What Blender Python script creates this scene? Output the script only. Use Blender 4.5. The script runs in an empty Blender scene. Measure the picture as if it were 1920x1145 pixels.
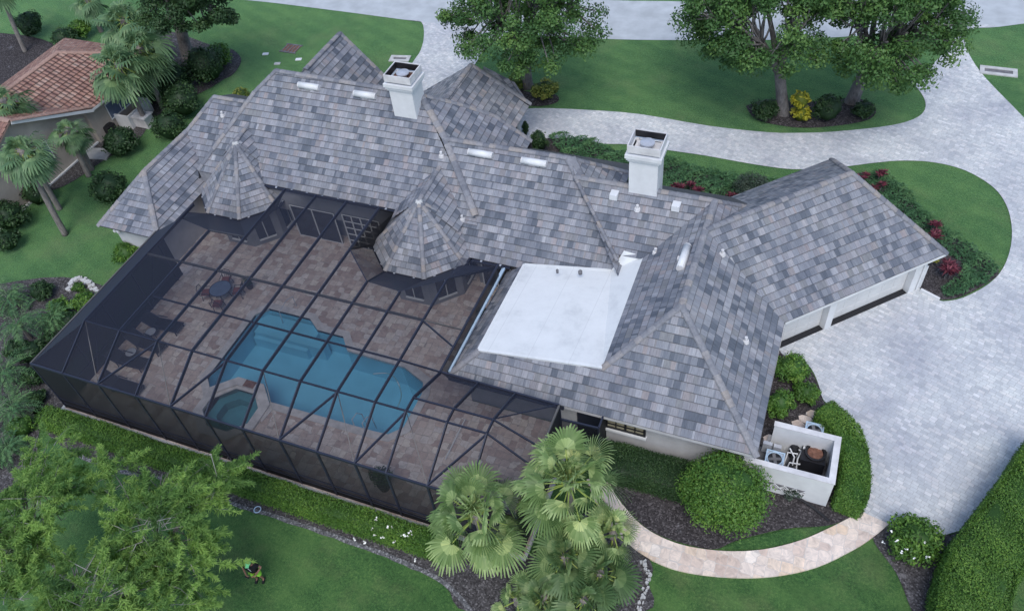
import bpy, bmesh, math, random
import numpy as np
from mathutils import Vector, Matrix
R = math.radians
S = bpy.context.scene
# ------------------------------------------------------------------ camera
# solved from the photograph's vanishing points: x runs along the house, y away from the pool lawn, z up, metres
FL, PITCH, ROLL, YAW, CAMH = 1534.9, R(47.304), R(-7.417), R(-26.5228), 33.0
_fw = np.array([0, math.cos(PITCH), -math.sin(PITCH)]); _u0 = np.array([0, math.sin(PITCH), math.cos(PITCH)]); _r0 = np.array([1., 0, 0])
_ri = _r0*math.cos(ROLL) + _u0*math.sin(ROLL); _up = -_r0*math.sin(ROLL) + _u0*math.cos(ROLL)
_M = np.array([[math.cos(YAW), math.sin(YAW), 0], [-math.sin(YAW), math.cos(YAW), 0], [0, 0, 1.]])
FW, RI, UP = _M@_fw, _M@_ri, _M@_up
cam = bpy.data.cameras.new('camera'); co = bpy.data.objects.new('camera', cam); S.collection.objects.link(co)
mw = Matrix.Identity(4)
for i in range(3):
    mw[i][0], mw[i][1], mw[i][2] = RI[i], UP[i], -FW[i]
mw[2][3] = CAMH
co.matrix_world = mw
cam.sensor_fit = 'HORIZONTAL'; cam.sensor_width = 36; cam.lens = FL/1920*36; cam.clip_start = .5; cam.clip_end = 2000
S.camera = co
def ray(x, y): return RI*((x-960)/FL) - UP*((y-572.5)/FL) + FW
def at(x, y, z=0.):
    d = ray(x, y); t = (z-CAMH)/d[2]; return Vector((d[0]*t, d[1]*t, z))
def at_v(x, y, v):
    d = ray(x, y); t = v/d[1]; return Vector((d[0]*t, v, CAMH+d[2]*t))
def rise(base, top):            # height of a vertical thing from its base and top pixels
    g = at(*base); d = ray(*top); t = (d[0]*g[0]+d[1]*g[1])/(d[0]**2+d[1]**2); return CAMH+d[2]*t
# ------------------------------------------------------------------ light
SUN_EL, SUN_AZ = R(58), R(160)   # azimuth: direction the light comes from, measured from +y towards +x
w = bpy.data.worlds.new('World'); S.world = w; w.use_nodes = True
wn = w.node_tree; bg = wn.nodes['Background']
sky = wn.nodes.new('ShaderNodeTexSky'); sky.sky_type = 'NISHITA'; sky.sun_disc = False
sky.sun_elevation = SUN_EL; sky.sun_rotation = SUN_AZ; sky.air_density = 1.0; sky.dust_density = 1.5; sky.ozone_density = 1.2
wn.links.new(sky.outputs[0], bg.inputs[0]); bg.inputs[1].default_value = .135
sl = bpy.data.lights.new('sun', 'SUN'); sl.energy = 1.1; sl.angle = R(28); sl.color = (1, .98, .95)
so = bpy.data.objects.new('sun', sl); S.collection.objects.link(so)
so.rotation_euler = Vector((-math.sin(SUN_AZ)*math.cos(SUN_EL), -math.cos(SUN_AZ)*math.cos(SUN_EL), -math.sin(SUN_EL))).to_track_quat('-Z', 'Y').to_euler()
so.location = (0, 0, 60)
S.view_settings.view_transform = 'Standard'; S.view_settings.look = 'None'; S.view_settings.gamma = 1; S.view_settings.exposure = 0.72
S.render.engine = 'CYCLES'; S.cycles.max_bounces = 8; S.cycles.transparent_max_bounces = 16; S.cycles.diffuse_bounces = 3; S.cycles.caustics_reflective = False; S.cycles.caustics_refractive = False
# ------------------------------------------------------------------ material helpers
def new_mat(name, rough=.8, spec=.3):
    m = bpy.data.materials.new(name); m.use_nodes = True; nt = m.node_tree; b = nt.nodes['Principled BSDF']
    b.inputs['Roughness'].default_value = rough; b.inputs['Specular IOR Level'].default_value = spec
    return m, nt, b
def nd(nt, typ, ins=None, **props):
    n = nt.nodes.new(typ)
    for k, v in props.items(): setattr(n, k, v)
    for k, v in (ins or {}).items():
        if isinstance(v, bpy.types.NodeSocket): nt.links.new(v, n.inputs[k])
        else: n.inputs[k].default_value = v
    return n
def mth(nt, op, a, b=0., c=0.): return nd(nt, 'ShaderNodeMath', {0: a, 1: b, 2: c}, operation=op).outputs[0]
def ramp(nt, fac, stops, interp='LINEAR'):
    n = nt.nodes.new('ShaderNodeValToRGB'); e = n.color_ramp.elements; n.color_ramp.interpolation = interp
    while len(e) < len(stops): e.new(.5)
    for x, (p, c) in zip(e, stops): x.position = p; x.color = (*c, 1)
    nt.links.new(fac, n.inputs[0]); return n.outputs[0]
def mix(nt, fac, a, b, mode='MIX'):
    n = nt.nodes.new('ShaderNodeMix'); n.data_type = 'RGBA'; n.blend_type = mode
    for k, v in ((0, fac), (6, a), (7, b)):
        if isinstance(v, bpy.types.NodeSocket): nt.links.new(v, n.inputs[k])
        elif isinstance(v, tuple): n.inputs[k].default_value = (*v, 1)
        else: n.inputs[k].default_value = v
    return n.outputs[2]
def pos(nt): return nd(nt, 'ShaderNodeNewGeometry').outputs['Position']
def noise(nt, vec, scale, detail=3., rough=.55): return nd(nt, 'ShaderNodeTexNoise', {'Vector': vec, 'Scale': scale, 'Detail': detail, 'Roughness': rough}).outputs[0]
def attr(nt, name='tint'): return nd(nt, 'ShaderNodeAttribute', attribute_name=name).outputs['Fac']
def bump(nt, b, h, dist=.02, strength=.6):
    n = nd(nt, 'ShaderNodeBump', {'Height': h, 'Distance': dist, 'Strength': strength}); nt.links.new(n.outputs[0], b.inputs['Normal'])
def setc(nt, b, c):
    if isinstance(c, tuple): b.inputs['Base Color'].default_value = (*c, 1)
    else: nt.links.new(c, b.inputs['Base Color'])
def plain(name, col, rough=.7, spec=.3, var=.12, sc=3., metal=0.):
    m, nt, b = new_mat(name, rough, spec); p = pos(nt); b.inputs['Metallic'].default_value = metal
    n = noise(nt, p, sc, 5); lo = tuple(max(0, c*(1-var*1.6)) for c in col); hi = tuple(min(1, c*(1+var)) for c in col)
    setc(nt, b, ramp(nt, n, [(.3, lo), (.7, hi)])); return m
def leaf_mat(name, stops, rough=.55, trans=.25):
    m, nt, b = new_mat(name, rough, .35); c = ramp(nt, attr(nt), stops); setc(nt, b, c)
    t = nd(nt, 'ShaderNodeBsdfTranslucent', {0: c}); mx = nd(nt, 'ShaderNodeMixShader', {0: trans, 1: b.outputs[0], 2: t.outputs[0]})
    nt.links.new(mx.outputs[0], nt.nodes['Material Output'].inputs[0]); return m
MT = {}
def tile_mat():
    m, nt, b = new_mat('concrete_roof_tile', .75, .25)
    uv = nd(nt, 'ShaderNodeUVMap'); s = nd(nt, 'ShaderNodeSeparateXYZ', {0: uv.outputs[0]})
    x, y = s.outputs[0], s.outputs[1]
    row = mth(nt, 'FLOOR', y); off = mth(nt, 'MULTIPLY', mth(nt, 'MODULO', row, 2.), .5)
    rj = nd(nt, 'ShaderNodeTexWhiteNoise', {'W': row}, noise_dimensions='1D').outputs[0]
    xx = mth(nt, 'ADD', mth(nt, 'ADD', x, off), mth(nt, 'MULTIPLY', rj, .25)); col = mth(nt, 'FLOOR', xx); fx = mth(nt, 'FRACT', xx)
    cv = nd(nt, 'ShaderNodeCombineXYZ', {0: col, 1: row}).outputs[0]
    h1 = nd(nt, 'ShaderNodeTexWhiteNoise', {'Vector': cv}, noise_dimensions='2D')
    cv2 = nd(nt, 'ShaderNodeCombineXYZ', {0: mth(nt, 'FLOOR', mth(nt, 'MULTIPLY_ADD', xx, .5, rj)), 1: row, 2: 7.}).outputs[0]
    h2 = nd(nt, 'ShaderNodeTexWhiteNoise', {'Vector': cv2}, noise_dimensions='3D').outputs[0]
    base = ramp(nt, mth(nt, 'ADD', mth(nt, 'MULTIPLY', h1.outputs[0], .62), mth(nt, 'MULTIPLY_ADD', h2, .78, -.2)), [(0, (0.103, 0.118, 0.145)), (0.22, (0.147, 0.163, 0.195)), (0.4, (0.202, 0.216, 0.246)), (0.58, (0.251, 0.263, 0.293)), (0.72, (0.227, 0.224, 0.243)), (0.86, (0.316, 0.328, 0.36)), (0.95, (0.276, 0.249, 0.254)), (1, (0.197, 0.204, 0.217))])
    st = noise(nt, nd(nt, 'ShaderNodeCombineXYZ', {0: mth(nt, 'MULTIPLY', xx, 7.), 1: mth(nt, 'MULTIPLY', y, .9), 2: row}).outputs[0], 1.0, 4, .7)
    c = mix(nt, 1., base, ramp(nt, st, [(.25, (.72, .72, .74)), (.75, (1.22, 1.22, 1.2))]), 'MULTIPLY')
    sk = noise(nt, nd(nt, 'ShaderNodeCombineXYZ', {0: mth(nt, 'MULTIPLY', xx, .9), 1: mth(nt, 'MULTIPLY', y, .12)}).outputs[0], 1.0, 6, .75); c = mix(nt, 1., c, ramp(nt, sk, [(.32, (.84, .85, .88)), (.66, (1.1, 1.09, 1.06))]), 'MULTIPLY')
    p = pos(nt); big = noise(nt, p, .35, 4)
    c = mix(nt, 1., c, ramp(nt, big, [(.3, (.9, .9, .93)), (.7, (1.08, 1.07, 1.04))]), 'MULTIPLY')
    lich = noise(nt, p, 2.2, 6, .7); c = mix(nt, ramp(nt, lich, [(.66, (0, 0, 0)), (.76, (.35, .35, .35))]), c, (.45, .46, .48))
    jt = mth(nt, 'MAXIMUM', mth(nt, 'MULTIPLY', mth(nt, 'LESS_THAN', fx, .06), .4), mth(nt, 'LESS_THAN', mth(nt, 'FRACT', y), .065)); c = mix(nt, mth(nt, 'MULTIPLY', jt, .8), c, (.05, .05, .055))  # side joints dark; course line has the shadow gap under tiles painted in
    setc(nt, b, c)
    bump(nt, b, mth(nt, 'ADD', mth(nt, 'MULTIPLY', h1.outputs[0], .6), mth(nt, 'MULTIPLY', st, .5)), .02, .5)
    return m
def cap_mat():
    m, nt, b = new_mat('ridge_cap_tile', .75, .25)
    c = ramp(nt, attr(nt), [(0, (.14, .148, .172)), (.35, (.2, .206, .228)), (.7, (.245, .243, .256)), (1, (.275, .25, .235))])
    n = noise(nt, pos(nt), 6, 5, .7); c = mix(nt, 1., c, ramp(nt, n, [(.25, (.75, .75, .77)), (.75, (1.25, 1.25, 1.23))]), 'MULTIPLY'); setc(nt, b, c); bump(nt, b, n, .02, .5); return m
def clay_mat():
    m, nt, b = new_mat('clay_barrel_tile', .8, .2)
    uv = nd(nt, 'ShaderNodeUVMap'); s = nd(nt, 'ShaderNodeSeparateXYZ', {0: uv.outputs[0]}); x, y = s.outputs[0], s.outputs[1]
    row = mth(nt, 'FLOOR', y); col = mth(nt, 'FLOOR', x)
    h = nd(nt, 'ShaderNodeTexWhiteNoise', {'Vector': nd(nt, 'ShaderNodeCombineXYZ', {0: col, 1: row}).outputs[0]}, noise_dimensions='2D').outputs[0]
    c = ramp(nt, h, [(0, (.22, .12, .1)), (.4, (.3, .17, .135)), (.75, (.35, .21, .165)), (1, (.4, .28, .23))])
    n = noise(nt, pos(nt), 1.1, 6, .7); c = mix(nt, ramp(nt, n, [(.45, (0, 0, 0)), (.75, (.7, .7, .7))]), c, (.22, .15, .13))
    n2 = noise(nt, pos(nt), 5, 5, .7); c = mix(nt, 1., c, ramp(nt, n2, [(.25, (.75, .75, .75)), (.75, (1.2, 1.2, 1.2))]), 'MULTIPLY'); setc(nt, b, c)
    wv = mth(nt, 'SINE', mth(nt, 'MULTIPLY', x, 6.2832)); bump(nt, b, wv, .06, .9); return m
def grass_mat(name, lo, mid, hi, dry=(.15, .15, .07)):
    m, nt, b = new_mat(name, .85, .15); p = pos(nt)
    n1 = noise(nt, p, .12, 4); n2 = noise(nt, p, 1.3, 8, .82); n3 = noise(nt, p, 9., 4, .75); n4 = noise(nt, p, 30., 2, .7)
    f = mth(nt, 'ADD', mth(nt, 'ADD', mth(nt, 'MULTIPLY', n1, .2), mth(nt, 'MULTIPLY', n2, .26)), mth(nt, 'ADD', mth(nt, 'MULTIPLY', n3, .32), mth(nt, 'MULTIPLY', n4, .22)))
    c = ramp(nt, f, [(.41, lo), (.5, mid), (.59, hi)])
    pd = noise(nt, nd(nt, 'ShaderNodeVectorMath', {0: p, 1: (13, 7, 0)}, operation='ADD').outputs[0], .22, 6, .7)
    c = mix(nt, 1., c, ramp(nt, n3, [(.3, (.7, .74, .72)), (.5, (1, 1, 1)), (.7, (1.34, 1.28, 1.25))]), 'MULTIPLY'); c = mix(nt, 1., c, ramp(nt, n4, [(.3, (.75, .78, .77)), (.7, (1.28, 1.24, 1.22))]), 'MULTIPLY')
    yp = noise(nt, nd(nt, 'ShaderNodeVectorMath', {0: p, 1: (31, 3, 0)}, operation='ADD').outputs[0], .4, 8, .75); c = mix(nt, ramp(nt, yp, [(.46, (0, 0, 0)), (.62, (.6, .6, .6))]), c, hi)
    s = nd(nt, 'ShaderNodeSeparateXYZ', {0: p}); sw = mth(nt, 'SINE', mth(nt, 'MULTIPLY', mth(nt, 'ADD', mth(nt, 'MULTIPLY', s.outputs[1], .93), mth(nt, 'MULTIPLY', s.outputs[0], .37)), 4.2))
    c = mix(nt, 1., c, ramp(nt, mth(nt, 'MULTIPLY_ADD', sw, .5, .5), [(.3, (.9, .92, .91)), (.7, (1.09, 1.07, 1.06))]), 'MULTIPLY')
    c = mix(nt, ramp(nt, pd, [(.52, (0, 0, 0)), (.72, (.4, .4, .4))]), c, dry)
    b.inputs['Sheen Weight'].default_value = .42; b.inputs['Sheen Roughness'].default_value = .45; b.inputs['Sheen Tint'].default_value = (.5, .95, .5, 1)
    setc(nt, b, c); bump(nt, b, mth(nt, 'ADD', n3, n4), .06, .8); return m
def paver_mat(name, sx, sy, stops, ang=0., joint=(.16, .16, .17), stain=.18):
    m, nt, b = new_mat(name, .8, .25); p = pos(nt)
    mp = nd(nt, 'ShaderNodeMapping', {0: p, 'Rotation': (0, 0, ang)}); s = nd(nt, 'ShaderNodeSeparateXYZ', {0: mp.outputs[0]})
    y = mth(nt, 'DIVIDE', s.outputs[1], sy); row = mth(nt, 'FLOOR', y)
    rj = nd(nt, 'ShaderNodeTexWhiteNoise', {'W': row}, noise_dimensions='1D').outputs[0]
    x = mth(nt, 'ADD', mth(nt, 'DIVIDE', s.outputs[0], sx), rj); col = mth(nt, 'FLOOR', x)
    h = nd(nt, 'ShaderNodeTexWhiteNoise', {'Vector': nd(nt, 'ShaderNodeCombineXYZ', {0: col, 1: row}).outputs[0]}, noise_dimensions='2D').outputs[0]
    c = ramp(nt, h, stops)
    n = noise(nt, p, .25, 5, .6); c = mix(nt, 1., c, ramp(nt, n, [(.32, (1-stain, 1-stain, 1-stain*.8)), (.68, (1.08, 1.07, 1.05))]), 'MULTIPLY')
    n2 = noise(nt, p, 3., 6, .75); c = mix(nt, 1., c, ramp(nt, n2, [(.3, (.86, .86, .87)), (.7, (1.1, 1.1, 1.1))]), 'MULTIPLY')
    j = mth(nt, 'MAXIMUM', mth(nt, 'LESS_THAN', mth(nt, 'FRACT', x), .07), mth(nt, 'LESS_THAN', mth(nt, 'FRACT', y), .09))
    c = mix(nt, mth(nt, 'MULTIPLY', j, .6), c, joint); setc(nt, b, c); bump(nt, b, mth(nt, 'SUBTRACT', h, j), .01, .5); return m
def stone_mat(name, stops, scale=1.7, joint=(.2, .18, .16)):
    m, nt, b = new_mat(name, .7, .3); p = pos(nt)
    sc = nd(nt, 'ShaderNodeVectorMath', {0: p, 1: (1, 1, 0)}, operation='MULTIPLY').outputs[0]
    v = nd(nt, 'ShaderNodeTexVoronoi', {'Vector': sc, 'Scale': scale, 'Randomness': .5}, distance='CHEBYCHEV')
    h = nd(nt, 'ShaderNodeSeparateColor', {0: v.outputs['Color']}).outputs[0]
    c = ramp(nt, h, stops)
    wp = nd(nt, 'ShaderNodeVectorMath', {0: nd(nt, 'ShaderNodeVectorMath', {0: v.outputs['Color'], 1: (20, 20, 20)}, operation='MULTIPLY').outputs[0], 1: p}, operation='ADD').outputs[0]
    n = nd(nt, 'ShaderNodeTexNoise', {'Vector': wp, 'Scale': 2.2, 'Detail': 6., 'Roughness': .7, 'Distortion': 1.2}).outputs[0]
    c = mix(nt, 1., c, ramp(nt, n, [(.3, (.72, .7, .7)), (.5, (1, 1, 1)), (.72, (1.28, 1.24, 1.2))]), 'MULTIPLY')
    e = nd(nt, 'ShaderNodeTexVoronoi', {'Vector': sc, 'Scale': scale, 'Randomness': .5}, distance='CHEBYCHEV', feature='F2')
    d = mth(nt, 'SUBTRACT', e.outputs['Distance'], v.outputs['Distance']); c = mix(nt, mth(nt, 'LESS_THAN', d, .03), c, joint)
    setc(nt, b, c); bump(nt, b, n, .01, .3); return m
def mulch_mat(name, lo, hi, pale=(.42, .42, .45), pf=.62):
    m, nt, b = new_mat(name, .95, .1); p = pos(nt)
    v = nd(nt, 'ShaderNodeTexVoronoi', {'Vector': p, 'Scale': 16., 'Randomness': 1.}); h = nd(nt, 'ShaderNodeSeparateColor', {0: v.outputs['Color']}).outputs[0]
    c = ramp(nt, h, [(0, lo), (.8, hi), (.97, tuple(k*1.8 for k in hi))]); n = noise(nt, p, .8, 6, .75)
    c = mix(nt, ramp(nt, n, [(pf, (0, 0, 0)), (pf+.12, (.55, .55, .55))]), c, pale); setc(nt, b, c); bump(nt, b, h, .05, .9); return m
def screen_mat(name, op, col=(.011, .015, .032)):
    m, nt, b = new_mat(name, .7, .5); setc(nt, b, col)
    g = nd(nt, 'ShaderNodeNewGeometry'); cs = mth(nt, 'ABSOLUTE', nd(nt, 'ShaderNodeVectorMath', {0: g.outputs['Normal'], 1: g.outputs['Incoming']}, operation='DOT_PRODUCT').outputs['Value'])
    open_ = mth(nt, 'MULTIPLY', mth(nt, 'MAXIMUM', mth(nt, 'SUBTRACT', 1., mth(nt, 'DIVIDE', op, mth(nt, 'MAXIMUM', cs, .05))), .03), 1.-op)   # woven mesh closes up at grazing angles
    f = mth(nt, 'SUBTRACT', 1., open_)
    t = nd(nt, 'ShaderNodeBsdfTransparent'); mx = nd(nt, 'ShaderNodeMixShader', {0: f, 1: t.outputs[0], 2: b.outputs[0]})
    nt.links.new(mx.outputs[0], nt.nodes['Material Output'].inputs[0]); return m
def water_mat():
    m, nt, b = new_mat('pool_water', .05, .5)
    t = nd(nt, 'ShaderNodeBsdfTransparent', {0: (.6, .88, .94, 1)}); g = nd(nt, 'ShaderNodeBsdfGlossy', {0: (1, 1, 1, 1), 'Roughness': .08})
    n = noise(nt, pos(nt), 1.6, 3); bp = nd(nt, 'ShaderNodeBump', {'Height': n, 'Distance': .03, 'Strength': .25}); nt.links.new(bp.outputs[0], g.inputs['Normal'])
    fr = nd(nt, 'ShaderNodeFresnel', {0: 1.33}); nt.links.new(bp.outputs[0], fr.inputs['Normal'])
    mx = nd(nt, 'ShaderNodeMixShader', {0: fr.outputs[0], 1: t.outputs[0], 2: g.outputs[0]}); nt.links.new(mx.outputs[0], nt.nodes['Material Output'].inputs[0]); return m
def bark_mat(name, lo, hi):
    m, nt, b = new_mat(name, .9, .15); p = pos(nt)
    n = noise(nt, nd(nt, 'ShaderNodeVectorMath', {0: p, 1: (5, 5, 1.6)}, operation='MULTIPLY').outputs[0], 1.6, 6, .7)
    setc(nt, b, ramp(nt, n, [(.3, lo), (.7, hi)])); bump(nt, b, n, .04, .8); return m
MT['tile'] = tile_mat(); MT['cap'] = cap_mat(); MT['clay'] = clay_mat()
MT['grass'] = grass_mat('lawn_grass', (.018, .062, .016), (.042, .108, .029), (.092, .178, .048), (.17, .18, .08))
MT['paver'] = paver_mat('driveway_paver', .30, .17, [(0, (.48, .505, .515)), (.35, (.56, .585, .59)), (.7, (.6, .62, .615)), (.9, (.65, .65, .635)), (1, (.7, .71, .71))], R(20), (.3, .3, .3), .3)
MT['road'] = plain('worn_asphalt', (.44, .47, .49), .9, .2, .1, .8)
MT['deck'] = stone_mat('travertine_deck', [(0, (.4, .3, .26)), (.3, (.5, .4, .35)), (.6, (.58, .49, .43)), (.85, (.62, .56, .52)), (1, (.66, .58, .5))], 2.6, (.36, .31, .28))
MT['walk'] = stone_mat('travertine_walk', [(0, (.56, .44, .37)), (.3, (.67, .57, .49)), (.6, (.74, .64, .56)), (.85, (.66, .52, .39)), (1, (.8, .73, .66))], 2.1, (.55, .5, .46))
MT['coping'] = plain('stone_coping', (.56, .53, .51), .7, .3, .15, 2.5)
MT['mulch'] = mulch_mat('bark_mulch', (.028, .025, .026), (.075, .068, .07))
MT['pale_mulch'] = mulch_mat('faded_mulch', (.04, .037, .038), (.095, .09, .092), (.3, .29, .3), .58)
MT['stucco'] = plain('white_stucco', (.5, .5, .51), .85, .2, .08, 1.2)
MT['stucco_shaded'] = plain('shaded_stucco', (.25, .255, .27), .85, .2, .1, 1.2)  # darker copy of white stucco; shade under cage and eaves put into colour
MT['stucco_beige'] = plain('beige_stucco', (.42, .37, .32), .9, .2, .1, 1.0)
MT['white'] = plain('white_paint', (.66, .67, .675), .5, .4, .06, 1.5)
MT['weathered'] = plain('weathered_white_paint', (.62, .61, .61), .7, .3, .13, 1.6)
MT['door'] = plain('garage_door_paint', (.64, .64, .63), .6, .3, .06, 1.)
def membrane_mat():
    m, nt, b = new_mat('white_roof_membrane', .6, .3); q = pos(nt); s = nd(nt, 'ShaderNodeSeparateXYZ', {0: q})
    n = noise(nt, q, .7, 6, .7); c = ramp(nt, n, [(.3, (.55, .57, .575)), (.48, (.66, .68, .68)), (.7, (.71, .73, .73))])
    sm = mth(nt, 'LESS_THAN', mth(nt, 'FRACT', mth(nt, 'MULTIPLY_ADD', s.outputs[0], .52, .3)), .018); c = mix(nt, mth(nt, 'MULTIPLY', sm, .35), c, (.45, .46, .47))
    st = nd(nt, 'ShaderNodeTexNoise', {'Vector': nd(nt, 'ShaderNodeVectorMath', {0: q, 1: (.6, 4., 1)}, operation='MULTIPLY').outputs[0], 'Scale': 1.3, 'Detail': 6., 'Roughness': .8}).outputs[0]
    c = mix(nt, ramp(nt, st, [(.62, (0, 0, 0)), (.78, (.4, .4, .4))]), c, (.4, .4, .39)); setc(nt, b, c); bump(nt, b, n, .03, .3); return m
MT['membrane'] = membrane_mat()
MT['bronze'] = plain('bronze_aluminium', (.022, .026, .045), .45, .5, .1, 2.)
MT['bronze_light'] = plain('weathered_bronze', (.10, .095, .09), .5, .5, .15, 2.)
MT['black'] = plain('black_plastic', (.015, .015, .018), .5, .4)
MT['darkglass'] = plain('dark_glass', (.02, .025, .035), .08, .6, .05)
MT['blind'] = plain('window_blind', (.34, .31, .22), .6, .3, .1)
MT['galv'] = plain('galvanised_steel', (.5, .52, .56), .4, .5, .1, 4., .3)
MT['rust'] = plain('rusty_steel', (.2, .1, .07), .8, .3, .3, 5.)
MT['gravel'] = mulch_mat('pale_gravel', (.07, .07, .075), (.18, .18, .185), (.38, .38, .4), .54)
MT['concrete'] = plain('concrete', (.5, .5, .49), .9, .2, .12, 2.)
MT['darkconc'] = plain('dark_concrete', (.16, .16, .17), .9, .2, .2, 3.)
MT['screen'] = screen_mat('insect_screen', .24); MT['screenw'] = screen_mat('wall_screen', .27, (.005, .006, .011)); MT['screend'] = screen_mat('dense_screen', .42); MT['screenp'] = screen_mat('privacy_screen', .62, (.006, .008, .016)); MT['screent'] = screen_mat('open_screen', .2)
MT['water'] = water_mat(); MT['plaster'] = plain('pool_plaster', (.5, .76, .92), .8, .2, .06, .7); MT['spafloor'] = plain('spa_plaster', (.2, .36, .38), .8, .2, .1, 1.)
MT['bark'] = bark_mat('grey_bark', (.09, .085, .085), (.24, .225, .22)); MT['palmbark'] = bark_mat('palm_bark', (.13, .115, .105), (.3, .27, .25)); MT['twig'] = bark_mat('bare_twig', (.22, .21, .2), (.42, .4, .38))
MT['oak'] = leaf_mat('oak_leaf', [(0, (0.03, 0.08, 0.022)), (0.45, (0.065, 0.15, 0.041)), (0.8, (0.121, 0.227, 0.054)), (1, (0.261, 0.384, 0.091))])
MT['darkleaf'] = leaf_mat('dark_leaf', [(0, (0.017, 0.043, 0.016)), (0.6, (0.038, 0.086, 0.029)), (1, (0.086, 0.157, 0.046))])
MT['hedge'] = leaf_mat('hedge_leaf', [(0, (0.038, 0.095, 0.017)), (0.5, (0.084, 0.189, 0.03)), (1, (0.211, 0.357, 0.054))])
MT['bright'] = leaf_mat('bright_leaf', [(0, (0.043, 0.113, 0.02)), (0.5, (0.091, 0.204, 0.032)), (1, (0.227, 0.363, 0.061))])
MT['cypress'] = leaf_mat('feathery_leaf', [(0, (0.07, 0.152, 0.05)), (0.5, (0.166, 0.307, 0.083)), (1, (0.351, 0.54, 0.141))], .7, .5)
MT['fan'] = leaf_mat('fan_palm_leaf', [(0, (0.058, 0.115, 0.035)), (0.45, (0.182, 0.286, 0.098)), (0.8, (0.428, 0.54, 0.229)), (1, (0.665, 0.727, 0.305))], .45, .3)
MT['lowfan'] = leaf_mat('low_fan_palm_leaf', [(0, (.04, .085, .03)), (.5, (.1, .18, .065)), (1, (.27, .36, .15))], .5, .28)
MT['sabal'] = leaf_mat('sabal_leaf', [(0, (0.052, 0.11, 0.051)), (0.5, (0.121, 0.218, 0.101)), (1, (0.293, 0.42, 0.189))], .5, .25)
MT['petiole'] = plain('palm_petiole', (.3, .38, .08), .5, .4)
MT['juniper'] = leaf_mat('juniper_leaf', [(0, (0.031, 0.088, 0.043)), (0.5, (0.067, 0.167, 0.07)), (1, (0.147, 0.274, 0.105))], .7, .2)
MT['croton'] = leaf_mat('croton_leaf', [(0, (.12, .16, .02)), (.5, (.4, .38, .03)), (1, (.7, .62, .08))])
MT['variegated'] = leaf_mat('variegated_leaf', [(0, (.04, .08, .016)), (.5, (.18, .23, .04)), (1, (.55, .5, .13))])
MT['ti'] = leaf_mat('ti_plant_leaf', [(0, (0.038, 0.009, 0.017)), (0.5, (0.12, 0.019, 0.038)), (1, (0.27, 0.083, 0.102))])
MT['greyleaf'] = leaf_mat('grey_leaf', [(0, (.04, .06, .045)), (1, (.1, .14, .1))])
MT['flower'] = plain('white_petal', (.8, .8, .76), .6)
MT['skin'] = plain('skin', (.28, .15, .1), .6, .3, .08, 8.); MT['lime'] = plain('lime_cloth', (.38, .8, .08), .8); MT['mint'] = plain('mint_cap', (.25, .75, .35), .7); MT['blackcloth'] = plain('black_cloth', (.012, .012, .014), .9)
MT['redcush'] = plain('red_cushion', (.2, .07, .065), .8); MT['tableblue'] = plain('table_glass', (.12, .16, .24), .3, .5); MT['bluetint'] = plain('pale_blue_metal', (.42, .55, .68), .4, .5, .08)
MT['pot'] = plain('dark_pot', (.04, .035, .035), .6); MT['brownleaf'] = leaf_mat('brown_leaf', [(0, (.1, .06, .03)), (1, (.25, .17, .09))])
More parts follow.
